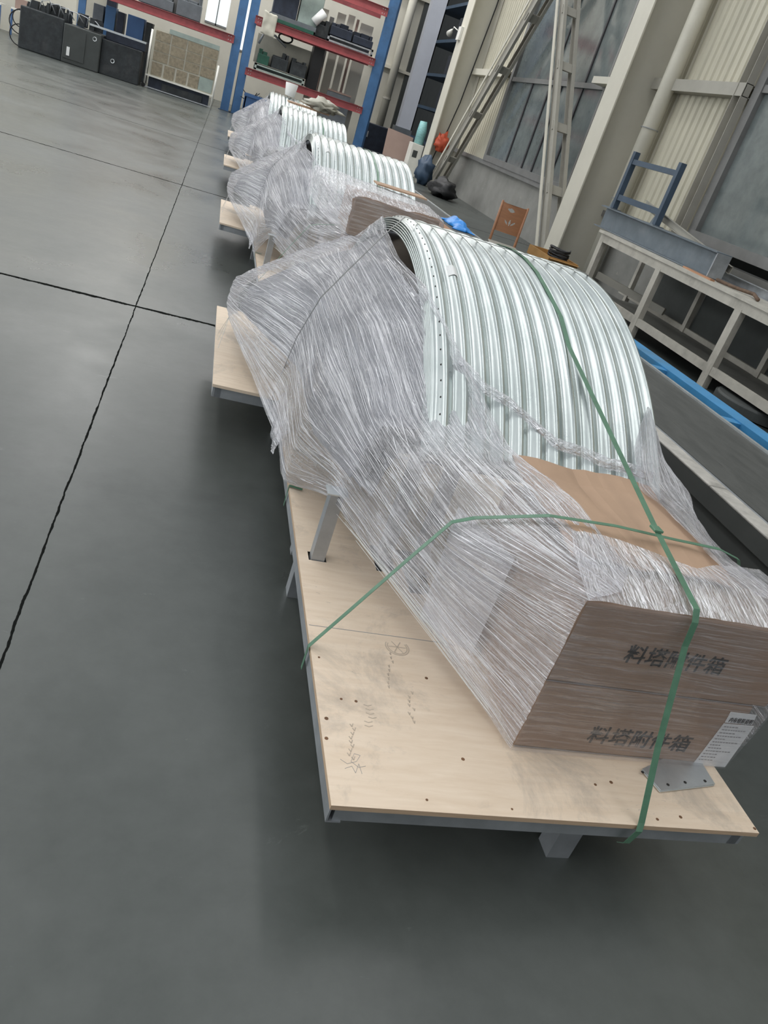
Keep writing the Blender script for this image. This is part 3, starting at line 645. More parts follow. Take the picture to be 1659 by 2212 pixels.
mould(1.2, 2.4, 4.28, .6, 'dark_iron', 'dark mould on the top rack shelf', 9)
# leaning panels behind / below shelves
px_ = 2.55
for i, (w_, h, mt) in enumerate(((.22, 2.45, 'cream'), (.16, 2.3, 'frame_grey'), (.30, 2.5, 'cream_shade'), (.24, 2.55, 'cream'), (.10, 2.5, 'brown_card'), (.45, 2.45, 'cream'))):
    tag(B(px_, px_ + w_ - .02, RY + 1.45 + .02 * i, RY + 1.55 + .02 * i, .0, h + 1.3).build('tall_board', mt), ['narrow cream panel leftmost behind the rack', 'grey slat next to the leftmost cream panel', 'wide dull cream panel behind the rack', 'cream panel between the dull one and a brown strip', 'thin brown strip behind the rack', 'widest cream panel rightmost behind the rack'][i], 'panel', 'panels leaning behind the rack')
    px_ += w_ + .06
tag(B(2.62, 2.85, RY + .5, RY + .54, 0, 2.1).build('red_board', 'brown_card'), 'reddish narrow board standing in the lower rack bay', 'board')
r = empty('control_cabinet', 'grey metal cabinet door leaning in the lower right of the rack', 'cabinet', (3.1, RY + .5, 0))
part('door_panel', MB().prism([(3.05, RY + .4, 0), (4.0, RY + .4, 0), (4.0, RY + .6, 1.55), (3.2, RY + .6, 1.55)], (0, .05, 0)), 'iron_grey', r); part('knob', MB().tube([(3.4, RY + .45, 1.2), (3.4, RY + .50, 1.2)], .03, 8), 'galv', r)
part('edge_trim', B(3.2, 4.0, RY + .58, RY + .66, 1.55, 1.6), 'brown_card', r)
r = empty('steel_bin', 'blue open steel bin on the floor between rack and wrapped pallet', 'bin', (.6, 26.8, 0))
part('tub', B(.62, .66, 26.9, 28, .05, .72).box(1.6, 1.64, 26.9, 28, .05, .72).box(.62, 1.64, 26.9, 26.94, .05, .72).box(.62, 1.64, 27.96, 28, .05, .72).box(.62, 1.64, 26.9, 28, .05, .08), 'blue_bin', r); part('rim', B(.58, 1.68, 26.86, 26.9, .66, .74), 'blue_bin', r)
for x in (.64, 1.55): part('foot', B(x, x + .08, 26.9, 28, 0, .05), 'blue_bin', r)
mb = MB()
random.seed(11)
for i in range(40): a = Vector((random.uniform(.7, 1.55), random.uniform(27, 27.9), random.uniform(.4, .68))); mb.bar(a, a + Vector((random.uniform(-.25, .25), random.uniform(-.2, .2), random.uniform(.0, .18))), .02, .02)
tag(mb.build('scrap', 'dark_iron'), 'heap of dark scrap strips in the blue bin', 'scrap', kind='stuff')
# left rack contents
tag(B(-4.1, -3.2, RY + .1, RY + .9, 2.15, 2.9).build('machine_block', 'tan', bevel=.02), 'cream machine box at the left end of the upper left shelf', 'box')
mould(-2.9, -1.9, 2.14, .45, 'iron_grey', 'grey machine part left on the upper left shelf', 21)
mould(-1.8, -1.1, 2.14, .7, 'iron_grey', 'grey machine part with a raised valve on the upper left shelf', 22)
tag(B(-1.95, -1.15, RY + .5, RY + .9, 2.14, 3.2).build('machine_block', 'frame_grey', bevel=.02), 'tall grey machine housing behind the valves on the left rack', 'block')
random.seed(9)
for i, (x0, x1, h, mt) in enumerate(((-4.2, -3.9, 1.7, 'iron_grey'), (-3.85, -3.55, 1.75, 'blue_paint'), (-3.5, -3.3, 1.7, 'dark_blue_iron'), (-3.2, -2.7, 1.72, 'blue_bin'), (-2.65, -2.45, 1.68, 'dark_iron'), (-2.3, -1.5, 1.62, 'osb'), (-1.4, -1.1, 1.6, 'brown_card'), (-1.05, -.6, 1.7, 'osb'))):
    tag(B(x0, x1, 29.0, 29.6, 0, h).build('storage_box', mt, bevel=.01), ['grey', 'royal blue', 'dark navy', 'wide blue', 'black', 'wide wooden', 'brown', 'narrow wooden'][i] + ' upright box standing beneath the left rack beam', 'box')
# crate cabinet on wheels
r = empty('crate_cabinet', 'wheeled frame holding a panel of wooden grid pieces, left of the blue uprights', 'cart', (-2.3, 27.2, 0))
X0, X1 = -2.31, -.32; YY = 27.1
part('post', MB().tube([(X0, YY, .0), (X0 + .03, YY, 1.55)], .03, 8), 'white_enamel', r, smooth=True); part('post', MB().tube([(X1, YY, .0), (X1 + .02, YY, 1.2)], .03, 8), 'white_enamel', r, smooth=True)
part('foot_rail', B(X0, X1, YY - .02, YY + .02, .02, .05), 'galv_dull', r); part('mid_rail', B(X0, X1, YY - .03, YY + .03, .33, .37), 'white_enamel', r)
part('wheel', MB().tube([(X0 - .02, YY - .03, .06), (X0 - .02, YY + .03, .06)], .06, 14), 'black_rubber', r)
gp = part('panel', B(X0 + .06, X1 - .02, YY + .02, YY + .05, .36, 1.62), 'tan', r)
def cellm(x0, x1, z0, z1): return B(x0, x1, YY, YY + .02, z0, z1)
for col in range(4):
    for row in range(3):
        x0 = X0 + .14 + col * .46; z0 = .78 + row * .27 - col * .0
        part('wooden_piece', cellm(x0, x0 + .42, z0, z0 + .245), 'osb', r)
for k in range(4): part('wooden_piece', cellm(X0 + .14 + k * .36, X0 + .14 + k * .36 + .3, .40, .74), 'osb', r)
part('glass_piece', cellm(X1 - .46, X1 - .06, .40, .76), 'pale_green', r); part('top_sheet', cellm(X0 + .5, X1 - .04, 1.58, 1.7), 'pale_green', r)
part('base_box', B(X0 + .1, X1 - .1, YY + .1, YY + .7, .0, .33), 'dark_blue_iron', r); part('inner_box', B(X0 + .5, X1 - .3, YY + .04, YY + .1, .06, .24), 'dark_iron', r)
# long black machine
r = empty('black_machine', 'long low black machine on the floor at the far left', 'machine', (-4, 26.6, 0))
part('body', B(-5.7, -4.55, 26.6, 27.9, 0, 1.05), 'dark_iron', r, bevel=.03)
part('housing', B(-4.55, -3.55, 26.55, 27.8, 0, .98), 'dark_panel', r, bevel=.03)
part('bed', B(-3.55, -2.45, 26.7, 27.7, 0, .9), 'dark_iron', r, bevel=.02)
part('bed', B(-3.5, -2.4, 27.0, 27.9, .9, 1.15), 'dark_blue_iron', r, bevel=.02)
part('guide_rail', B(-3.9, -2.36, 26.62, 26.72, 1.12, 1.17), 'galv', r)
part('door', B(-4.5, -3.95, 26.53, 26.56, .12, .88), 'dark_panel', r); part('label_plate', B(-4.42, -4.34, 26.51, 26.54, .2, .42), 'paper', r)
part('lift_eye', MB().tube([(-3.72 + .05 * cos(a * pi / 5), 26.55, .82 + .05 * sin(a * pi / 5)) for a in range(11)], .012, 5), 'galv', r)
part('lift_eye', MB().tube([(-3.2 + .05 * cos(a * pi / 5), 26.66, .42 + .05 * sin(a * pi / 5)) for a in range(11)], .012, 5), 'galv', r)
random.seed(4)
for i in range(26):
    x = random.uniform(-5.65, -3.7); h = random.uniform(.06, .3); w_ = random.uniform(.06, .2)
    part('fitting', B(x, x + w_, 26.65 + random.random() * .5, 27.3 + random.random() * .4, 1.0, 1.05 + h), 'dark_iron', r)
for i in range(7):
    x = -5.5 + i * .25; part('hose', MB().tube([(x, 26.75, 1.05), (x + .05, 26.7, 1.3), (x + .25, 26.7, 1.42 - .03 * i), (x + .42, 26.75, 1.1)], .013, 6), 'galv_dull', r, smooth=True)
for i, (cz, rr_) in enumerate(((.72, .22), (.30, .27), (.62, .30))):
    part('hose_loop', MB().tube([(-5.7 - rr_ * sin(a * pi / 12), 26.8, cz + rr_ * cos(a * pi / 12)) for a in range(13)], .014, 6), 'black_rubber', r, smooth=True)
tag(B(-4.95, -3.95, 30.6, 31.4, 0, 2.6).build('tall_cabinet', 'tan', bevel=.02), 'tall plain beige cabinet standing behind the black machine', 'cabinet')
tag(B(-4.0, -3.7, 30.2, 30.5, 0, 2.6).build('dark_post', 'dark_blue_iron'), 'dark post beside the beige cabinet', 'post')
for i, x in enumerate((-10.2, -9.2, -8.1, -7.0)):
    r = empty('work_table', ['leftmost small blue work table in the far corner', 'second blue work table in the far corner', 'third blue work table behind the black machine', 'fourth blue work table behind the black machine'][i], 'table', (x, 31.5, 0))
    part('top', B(x, x + .8, 31.4, 32.0, .75, .8), 'white_enamel', r); part('bin', B(x + .1, x + .6, 31.45, 31.9, .8, 1.1), 'brown_card', r)
    for xx in (x, x + .74): part('leg', B(xx, xx + .06, 31.4, 31.46, 0, .75), 'blue_bin', r)

# ================================================================ ONE PALLET LOAD (then copied three times)
LOAD = []      # (root, label template)
def reg(o, lab, cat, grp=None): LOAD.append((o, lab, cat, grp)); return o
ZD = .28
# --- pallet
pr = bpy.data.objects.new('steel_pallet', None); C.objects.link(pr); pr.location = (.49, 1.11, 0)
reg(pr, 'steel-framed pallet with pale plywood deck, {p}', 'pallet')
xs = [.49, .525, .585, .76, .83, .86, .95, 1.66]; ys = [1.11, 1.98, 2.08, 2.13, 2.24, 2.6]
holes = [(.525, .585, 2.08, 2.13), (.76, .83, 2.08, 2.24), (.86, .95, 1.98, 2.24)]
dk = MB(); t_ = .014
for a, b_ in zip(xs, xs[1:]):
    for c_, d_ in zip(ys, ys[1:]):
        if any(h[0] <= a and b_ <= h[1] and h[2] <= c_ and d_ <= h[3] for h in holes): continue
        dk.raw([(a, c_, ZD), (b_, c_, ZD), (b_, d_, ZD), (a, d_, ZD)], [(0, 1, 2, 3)])
dk.raw([(a_[0], a_[1], ZD) for a_ in ((.49, 2.6), (1.66, 2.6), (1.66, 4.95), (.49, 4.95))], [(0, 1, 2, 3)])
part('plywood_deck', dk, 'plywood', pr)
part('ply_edge', B(.49, 1.66, 1.11, 1.98, ZD - t_, ZD - .001).box(.49, .525, 1.98, 4.95, ZD - t_, ZD - .001).box(.95, 1.66, 1.98, 4.95, ZD - t_, ZD - .001), 'ply_edge', pr)
part('deck_seam', B(.495, 1.655, 1.735, 1.737, ZD, ZD + .0006), 'ink_faint', pr)
part('plywood_deck', B(.185, .489, 3.45, 4.76, ZD - t_, ZD).box(.186, .489, 3.452, 3.46, ZD - t_ - .001, ZD - .001), 'plywood', pr)
part('front_rail', B(.51, 1.63, 1.125, 1.165, ZD - .065, ZD - t_), 'galv_dull', pr)
part('side_rail', MB().chan((.495, 1.12, ZD - .04), (.495, 4.95, ZD - .04), .054, .035, .004, flip=1), 'galv_dull', pr)
part('side_rail', B(1.60, 1.64, 1.125, 4.95, ZD - .065, ZD - t_), 'galv_dull', pr)
part('arm_rail', B(.20, .49, 3.46, 3.50, ZD - .065, ZD - t_).box(.19, .23, 3.46, 4.74, ZD - .065, ZD - t_).box(.2, .49, 4.70, 4.74, ZD - .065, ZD - t_), 'galv_dull', pr)
part('cross_rail', B(.5, 1.62, 2.25, 2.29, ZD - .1, ZD - .066).box(.5, 1.62, 3.9, 3.94, ZD - .1, ZD - .066), 'galv_dull', pr)
part('runner', B(1.17, 1.25, 1.22, 4.9, ZD - .13, ZD - .066), 'galv_dull', pr)
part('runner', B(.52, .57, 2.2, 4.9, ZD - .12, ZD - .066), 'galv_dull', pr)
for (x, y) in ((1.19, 1.22), (.53, 2.25), (.53, 3.6), (1.2, 2.8), (1.2, 4.7), (.55, 4.7), (1.58, 2.3), (1.58, 4.7)):
    part('leg', B(x, x + .07, y, y + .06, 0, ZD - .066), 'galv_dull', pr)
random.seed(12)
for (px0, py0) in ((769, 1515), (921, 1465), (1000, 1640), (922, 1728), (1106, 1748), (1286, 1695), (737, 1510), (705, 1552), (1320, 1690), (1470, 1765), (1630, 1790), (705, 1595), (689, 1420), (1420, 1770)):
    p = pz(px0, py0, ZD); rr_ = random.uniform(.003, .006)
    part('knot', MB().tube([p, p + Vector((0, 0, .0008))], rr_, 8), 'knot', pr)
mk = MB()
def stroke(pts, w_=.0022):
    for a, b_ in zip(pts, pts[1:]):
        d = (b_ - a); 
        if d.length < 1e-6: continue
        q = Vector((-d.y, d.x, 0)).normalized() * w_; mk.prism([a - q, b_ - q, b_ + q, a + q], (0, 0, .0005))
c0 = pz(858, 1398, ZD)
for rr_ in (.030, .036): stroke([c0 + Vector((cos(a * pi / 12) * rr_, sin(a * pi / 12) * rr_, 0)) for a in range(-14, 3)], .0016)
for a in range(6): stroke([c0, c0 + Vector((cos(a * 1.05) * .027, sin(a * 1.05) * .027, 0))], .0014)
random.seed(44)
for (ax, ay, n__, ang) in ((845, 1445, 9, 1.4), (760, 1600, 9, 1.2), (890, 1530, 8, 1.8), (800, 1555, 6, .4)):
    for i in range(n__):
        p = pz(ax + random.uniform(-6, 6), ay + i * 9 - 30, ZD); stroke([p, p + Vector((cos(ang) * .012, sin(ang) * .012, 0))], .0014); stroke([p, p + Vector((-cos(ang) * .012, sin(ang) * .010, 0))], .0014)
part('scuff_marks', mk, 'scuff', pr)['kind'] = 'stuff'
mk = MB()
stroke([pz(a, b_, ZD) for a, b_ in ((735, 1640), (750, 1650), (770, 1645), (778, 1632), (765, 1628), (758, 1645), (775, 1658), (790, 1655))], .0004)
stroke([pz(a, b_, ZD) for a, b_ in ((745, 1660), (760, 1655), (768, 1670), (775, 1650), (782, 1672))], .0004)
part('pen_scribble', mk, 'ink_faint', pr)
# --- corrugated arch sheets, nested
YC, RC, TC = 3.2, 1.62, 1.238
def arch(x0, x1, R, drop, a0=1.15, a1=1.15, pitch=.0665, amp=.0095):
    mb = MB(); nx = int((x1 - x0) / pitch * 10); na = 72; zc = TC - RC
    for i in range(nx + 1):
        x = x0 + (x1 - x0) * i / nx; u = (x - x0 - .012) / pitch
        d = amp * cos(2 * pi * (u - .5)) if x > x0 + .012 else -amp
        for k in range(na + 1):
            a = -a0 + (a0 + a1) * k / na
            mb.v.append(Vector((x, YC - (R + d) * sin(a), zc + (R + d) * cos(a))))
    for i in range(nx):
        for k in range(na): q = i * (na + 1) + k; mb.f.append((q, q + na + 1, q + na + 2, q + 1))
    return mb
for k in range(6):
    R = RC - .0095 * k; h = (RC - TC + ZD + .012) / R; am = math.acos(min(1, h))
    mb = arch(.775 - .001 * k, 1.615 + .001 * k, R, 0, am, .80)
    o = mb.build('corrugated_sheet', 'plate_metal', smooth=True); md = o.modifiers.new('s', 'SOLIDIFY'); md.thickness = .005; md.offset = -1
    reg(o, ['outermost', 'second', 'third', 'fourth', 'fifth', 'innermost'][k] + ' arched corrugated sheet of the nested stack {p}', 'metal sheet', 'nested corrugated sheets {p}')
    if k == 0:
        outer = o; hb = MB()
        for j_ in range(30):
            a = -.35 + 1.1 * j_ / 29 ; x = .806
            p = Vector((x, YC - (RC + .0005) * sin(a), TC - RC + (RC + .0005) * cos(a))); q = Vector((0, -sin(a), cos(a)))
            hb.tube([p + q * -.001, p + q * .0022], .0036, 8)
        hb.build('bolt_holes', 'ink', o)
        a = .27; st = MB(); W_ = .04
        for i in range(9):
            for k2 in range(5):
                x = .867 + W_ * i / 8; aa = a + .0 + .042 * k2 / 4; u = (x - .787) / .0665; rr_ = RC + max(.0095 * cos(2 * pi * (u - .5)), -.002) + .002
                st.v.append(Vector((x, YC - rr_ * sin(aa), TC - RC + rr_ * cos(aa))))
        for i in range(8):
            for k2 in range(4): q = i * 5 + k2; st.f.append((q, q + 5, q + 6, q + 1))
        st.build('sticker', 'paper', o, smooth=True)
lin = MB(); R_ = RC - .066; zc_ = TC - RC; am_ = math.acos((RC - TC + ZD + .012) / R_)
for i in range(2):
    for k in range(49):
        a = -am_ + (am_ + .80) * k / 48; lin.v.append(Vector(((.785, 1.605)[i], YC - R_ * sin(a), zc_ + R_ * cos(a))))
for k in range(48): lin.f.append((k, 49 + k, 50 + k, k + 1))
o = lin.build('shade_sheet', 'galv_dark', smooth=True); o.modifiers.new('s', 'SOLIDIFY').thickness = .003  # dark sheet added under the arches to stand in for shade inside
reg(o, 'added dark sheet for shade inside the stack {p}', 'metal sheet')
# --- cartons
def carton(x0, x1, y0, y1, z0, z1, lab, bev=.006):
    r = bpy.data.objects.new('carton', None); C.objects.link(r); r.location = ((x0 + x1) / 2, (y0 + y1) / 2, z0)
    part('box', B(x0, x1, y0, y1, z0, z1), 'carton', r, bevel=bev)
    part('seam', B(x0 + .003, x1 - .003, y0 - .0008, y0, z0 + .0, z0 + .002), 'ink_faint', r)
    reg(r, lab, 'box'); return r
c_lo = carton(1.012, 1.66, 1.335, 1.60, ZD + .004, .508, 'lower brown cardboard carton with black writing, {p}')
c_up = carton(1.008, 1.70, 1.337, 1.60, .512, .758, 'upper brown cardboard carton stacked on the lower one, {p}')
c_bk = carton(1.03, 1.58, 1.62, 1.98, ZD + .004, .735, 'rear brown carton behind the stacked pair, {p}')
def text_mesh(txt, size, bold=0.):
    cu = bpy.data.curves.new('t', 'FONT'); cu.body = txt; cu.size = size; cu.offset = bold; cu.extrude = .0004; cu.resolution_u = 3
    o = bpy.data.objects.new('t', cu); C.objects.link(o); bpy.context.view_layer.update()
    me = bpy.data.meshes.new_from_object(o.evaluated_get(bpy.context.evaluated_depsgraph_get()))
    bpy.data.objects.remove(o); return me
def put_text(txt, name, x0, x1, zb, y, root, mat, slope=0., ht=None, bold=0.):
    me = text_mesh(txt, .1, bold); xs_ = [v_.co.x for v_ in me.vertices]; ys_ = [v_.co.y for v_ in me.vertices]
    w_ = max(xs_) - min(xs_); k = (x1 - x0) / w_; kh = k if ht is None else ht / (max(ys_) - min(ys_)); mx_, my_ = min(xs_), min(ys_)
    for v_ in me.vertices:
        x, yy, z = v_.co; v_.co = Vector((x0 + (x - mx_) * k, y - z, zb + (yy - my_) * kh + slope * (x - mx_) * k)) - root.location
    me.materials.clear(); me.materials.append(M[mat]); me.name = name
    o = bpy.data.objects.new(name, me); C.objects.link(o); o.parent = root; return o
pa = pY(1268, 1600, 1.33); pb = pY(1484, 1622, 1.33)
put_text('料塔附件箱', 'printed_text', pa.x, pb.x, pa.z - .010, 1.334, c_lo, 'ink', 0, .062, .0012)
pa = pY(1348, 1428, 1.33); pb = pY(1560, 1457, 1.33)
put_text('料塔附件箱', 'printed_text', pa.x, pb.x, pa.z - .008, 1.336, c_up, 'ink', 0, .058, .0012)
# labels
def quad_on(pts, y, th=.0012): return MB().prism([(pY(a, b_, y).x, y, pY(a, b_, y).z) for a, b_ in pts], (0, th, 0))
lb = part('paper_label', quad_on([(1564, 1563), (1629, 1569), (1566, 1657), (1496, 1652)], 1.3325), 'paper', c_lo)
part('paper_label', quad_on([(1579, 1538), (1635, 1545), (1624, 1566), (1566, 1561)], 1.3325), 'paper', c_lo)
qa = pY(1572, 1560, 1.331); qb = pY(1624, 1563, 1.331)
put_text('内有组装说明', 'printed_text', qa.x + .002, qb.x, qa.z - .0, 1.3315, c_lo, 'ink', 0, .018)
ln = MB(); P0, P1, P2 = pY(1566, 1568, 1.3315), pY(1622, 1573, 1.3315), pY(1504, 1648, 1.3315)
random.seed(21)
for i in range(12):
    s_ = P0.lerp(P2, (i + .4) / 12.5); L_ = (P1 - P0) * random.choice((.35, .5, .55, .9))
    q = s_; 
    while (q - s_).length < L_.length:
        seg = random.uniform(.004, .009); e_ = q + (P1 - P0).normalized() * seg
        ln.prism([q, e_, e_ + Vector((0, 0, .003)), q + Vector((0, 0, .003))], (0, .0005, 0)); q = e_ + (P1 - P0).normalized() * .003
part('printed_lines', ln, 'ink_faint', c_lo)
# loose cardboard sheet over the rear carton
sh = MB(); 
rows = [(1.50, .785), (1.63, .800), (1.80, .790), (1.97, .785), (2.055, .80)]
for (y, z) in rows:
    for i in range(13):
        x = 1.045 + (1.565 - 1.045) * i / 12; sh.v.append(Vector((x + .03 * (y - 2.0), y, z + .006 * sin(i * .9) + (.006 if i == 6 else 0))))
for r_ in range(len(rows) - 1):
    for i in range(12): a = r_ * 13 + i; sh.f.append((a, a + 1, a + 14, a + 13))
o = sh.build('cardboard_sheet', 'carton_sheet'); o.modifiers.new('s', 'SOLIDIFY').thickness = .005
reg(o, 'loose tan cardboard sheet lying over the cartons, {p}', 'cardboard')
# steel brackets sticking out under the lower carton
r = bpy.data.objects.new('steel_bracket', None); C.objects.link(r); r.location = (1.35, 1.28, ZD)
A_, B_, C_, D_ = pz(1385, 1665, ZD + .003), pz(1425, 1712, ZD + .003), pz(1542, 1698, ZD + .003), pz(1530, 1672, ZD + .003)
for dz in (0, .003): part('plate', MB().prism([A_ + Vector((dz, dz, dz)), B_ + Vector((dz, dz, dz)), C_ + Vector((dz, dz, dz)), D_ + Vector((0, .1, dz))], (0, 0, .0025)), 'galv', r)
hm = MB()
for (a, b_) in ((1443, 1695), (1480, 1690), (1523, 1687), (1384 + 4, 1668)):
    p = pz(a, b_, ZD + .0088); hm.tube([p, p + Vector((0, 0, .0006))], .0045, 10)
part('bolt_holes', hm, 'ink', r)
reg(r, 'thin galvanised bracket plates under the lower carton {p}', 'bracket')
# posts (angle legs) and hopper panels beneath the film
def post(x, y, top, lean, lab):
    o = MB().prof((x, y, ZD - .05), (x + lean[0], y + lean[1], top), [(-.02, -.02), (.02, -.02), (.02, -.016), (-.016, -.016), (-.016, .02), (-.02, .02)], (0, 1, 0)).build('angle_post', 'galv_dull')
    reg(o, lab, 'post'); return o
def fpost(x, y, top, lab):
    r = bpy.data.objects.new('tube_post', None); C.objects.link(r); r.location = (x, y, ZD)
    part('tube', B(x - .022, x + .022, y - .022, y + .022, ZD - .06, top), 'galv_dull', r); part('cap_plate', B(x - .035, x + .035, y - .03, y + .03, top, top + .004), 'galv', r)
    reg(r, lab, 'post')
fpost(.555, 2.105, .53, 'short square steel post at the left deck edge, {p}')
fpost(.795, 2.16, .78, 'square steel post standing in the first deck slot, {p}')
fpost(.905, 2.12, .76, 'square steel post standing in the wider deck slot, {p}')
o = MB().prism([(.86, 1.84, ZD + .003), (1.0, 1.70, ZD + .003), (1.01, 1.72, .62), (.87, 1.9, .66)], (.003, .003, 0)).build('plastic_board', 'poly_sheet'); reg(o, 'translucent plastic board upright beside cartons {p}', 'board')

# --- film: lofts through guide rows
def crom(p0, p1, p2, p3, t): return .5 * ((2 * p1) + (-p0 + p2) * t + (2 * p0 - 5 * p1 + 4 * p2 - p3) * t * t + (-p0 + 3 * p1 - 3 * p2 + p3) * t ** 3)
def spline(P, n_, tens=1.):
    out = []; m_ = len(P) - 1
    for i in range(n_ + 1):
        s_ = i / n_ * m_; k = min(int(s_), m_ - 1); t = s_ - k
        a, b_, c_, d_ = P[max(k - 1, 0)], P[k], P[k + 1], P[min(k + 2, m_)]
        out.append(crom(a, b_, c_, d_, t).lerp(b_.lerp(c_, t), 1 - tens))
    return out
def loft(rows, nu, nv, amp, seed, tens=.45, fu=3., fv=40., swap=False, edge=.0):
    rows = [spline([Vector(p) for p in r], nv, tens) for r in rows]
    cols = [spline([r[k] for r in rows], nu, tens) for k in range(nv + 1)]
    mb = MB(); mb.uv = []
    L = sum((cols[nv // 2][i + 1] - cols[nv // 2][i]).length for i in range(nu)); Wd = sum((rows[len(rows) // 2][i + 1] - rows[len(rows) // 2][i]).length for i in range(nv))
    for i in range(nu + 1):
        for k in range(nv + 1):
            p = cols[k][i]; du = cols[k][min(i + 1, nu)] - cols[k][max(i - 1, 0)]; dv = cols[min(k + 1, nv)][i] - cols[max(k - 1, 0)][i]
            n_ = du.cross(dv)
            n_ = n_.normalized() if n_.length > 1e-9 else Vector((0, 0, 1))
            if n_.z < 0 and abs(n_.z) > .2: n_ = -n_
            u, v_ = i / nu * L, k / nv * Wd
            q = Vector((u * fu, v_ * fv, seed)); w_ = noise.noise(q) + .6 * noise.noise(Vector((u * fu * 2.5, v_ * fv * 2, seed + 5)))
            w2 = noise.noise(Vector((u * 5, v_ * 7, seed + 9)))
            pos = p + n_ * (amp * w_ + amp * 1.5 * w2)
            if edge and (k in (0, nv) or i in (0, nu)): pos += Vector((0, 0, edge * noise.noise(Vector((u * 9, v_ * 9, seed)))))
            mb.v.append(pos); mb.uv.append((u, v_) if not swap else (v_, u))
    for i in range(nu):
        for k in range(nv): a = i * (nv + 1) + k; mb.f.append((a, a + nv + 1, a + nv + 2, a + 1))
    return mb
S = [
 [(1.0, 1.322, .285), (.999, 1.322, .44), (.998, 1.322, .60), (1.0, 1.325, .768), (1.10, 1.36, .785), (1.17, 1.46, .80)],
 [(.835, 1.63, .37), (.80, 1.63, .50), (.77, 1.63, .62), (.75, 1.63, .73), (.95, 1.65, .795), (1.15, 1.74, .812)],
 [(.66, 1.93, .44), (.65, 1.93, .55), (.645, 1.95, .66), (.66, 1.98, .76), (.86, 1.92, .81), (1.10, 1.93, .815)],
 [(.535, 2.12, .50), (.545, 2.13, .60), (.575, 2.16, .70), (.62, 2.2, .785), (.80, 2.14, .83), (1.03, 2.07, .82)],
 [(.482, 2.65, .26), (.49, 2.65, .5), (.51, 2.7, .72), (.585, 2.7, .88), (.71, 2.55, 1.0), (.88, 2.27, .985)],
 [(.465, 3.12, .25), (.47, 3.2, .55), (.49, 3.2, .78), (.54, 3.2, .92), (.66, 3.05, 1.07), (.765, 2.56, 1.125)],
 [(.33, 3.6, .36), (.32, 3.6, .54), (.34, 3.6, .74), (.49, 3.6, .91), (.66, 3.45, 1.07), (.74, 2.95, 1.13)],
 [(.225, 4.05, .43), (.20, 4.0, .52), (.22, 4.0, .655), (.46, 4.0, .845), (.66, 3.8, 1.02), (.755, 3.35, 1.16)],
 [(.30, 4.5, .34), (.28, 4.45, .48), (.36, 4.4, .60), (.54, 4.35, .755), (.72, 4.15, .93), (.775, 3.62, 1.185)],
]
fl = bpy.data.objects.new('stretch_film', None); C.objects.link(fl); fl.location = (.5, 1.3, ZD)
reg(fl, 'crumpled clear stretch film wrapped round the load {p}', 'plastic film')
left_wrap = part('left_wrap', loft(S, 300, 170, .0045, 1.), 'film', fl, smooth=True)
T = [
 [(1.0, 1.322, .772), (1.2, 1.325, .774), (1.4, 1.325, .778), (1.55, 1.325, .776), (1.74, 1.325, .772)],
 [(1.02, 1.45, .79), (1.2, 1.45, .805), (1.4, 1.43, .81), (1.55, 1.45, .805), (1.75, 1.5, .775)],
 [(1.06, 1.60, .805), (1.2, 1.58, .815), (1.38, 1.50, .815), (1.50, 1.55, .81), (1.72, 1.63, .78)],
]
part('top_wrap', loft(T, 70, 130, .0035, 3., fu=12, fv=12, edge=.004), 'film_top', fl, smooth=True)
Rr = [
 [(1.52, 1.45, .81), (1.64, 1.40, .80), (1.76, 1.36, .765), (1.76, 1.36, .5), (1.70, 1.34, .29)],
 [(1.50, 1.60, .812), (1.56, 1.62, .80), (1.62, 1.62, .785), (1.70, 1.63, .55), (1.70, 1.63, .29)],
 [(1.52, 1.85, .80), (1.58, 1.85, .81), (1.64, 1.85, .79), (1.70, 1.85, .55), (1.69, 1.85, .29)],
 [(1.50, 2.02, .80), (1.56, 2.02, .83), (1.67, 2.0, .825), (1.71, 2.0, .6), (1.69, 2.0, .29)],
 [(1.50, 2.14, .88), (1.58, 2.16, .90), (1.63, 2.14, .86), (1.69, 2.2, .6), (1.68, 2.2, .29)],
 [(1.585, 2.30, .985), (1.595, 2.31, .985), (1.612, 2.31, .965), (1.635, 2.4, .75), (1.655, 2.5, .35)],
]
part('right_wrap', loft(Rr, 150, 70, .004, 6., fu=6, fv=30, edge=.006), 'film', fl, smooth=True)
F_ = [[(1.0, 1.318, .285), (1.2, 1.318, .285), (1.45, 1.318, .287), (1.68, 1.318, .29)], [(.998, 1.318, .52), (1.2, 1.316, .52), (1.45, 1.316, .52), (1.715, 1.32, .52)], [(1.0, 1.320, .772), (1.2, 1.322, .774), (1.45, 1.322, .776), (1.745, 1.322, .772)]]
part('front_wrap', loft(F_, 50, 130, .0012, 8., swap=True), 'film_thin', fl, smooth=True)
rope = [(.86, 2.30, .985), (.95, 2.22, .935), (1.04, 2.20, .915), (1.13, 2.16, .88), (1.21, 2.115, .845), (1.30, 2.11, .84), (1.39, 2.09, .825), (1.48, 2.09, .825), (1.57, 2.08, .82)]
rr_ = [[Vector(p) + Vector((0, -.012, -.006 - .008)), Vector(p) + Vector((0, -.004, .010)), Vector(p) + Vector((0, .012, .014))] for p in rope]
part('twisted_band', loft(rr_, 160, 10, .005, 11., fu=25, fv=60), 'film_top', fl, smooth=True)
Tl = [[(.50, 2.95, .33), (.47, 2.95, .27), (.46, 2.95, .22)], [(.50, 3.08, .34), (.455, 3.1, .29), (.462, 3.1, .21)], [(.50, 3.3, .38), (.46, 3.3, .30), (.475, 3.3, .26)]]
part('loose_bunch', loft(Tl, 30, 24, .008, 14., fu=20, fv=30), 'film_top', fl, smooth=True)
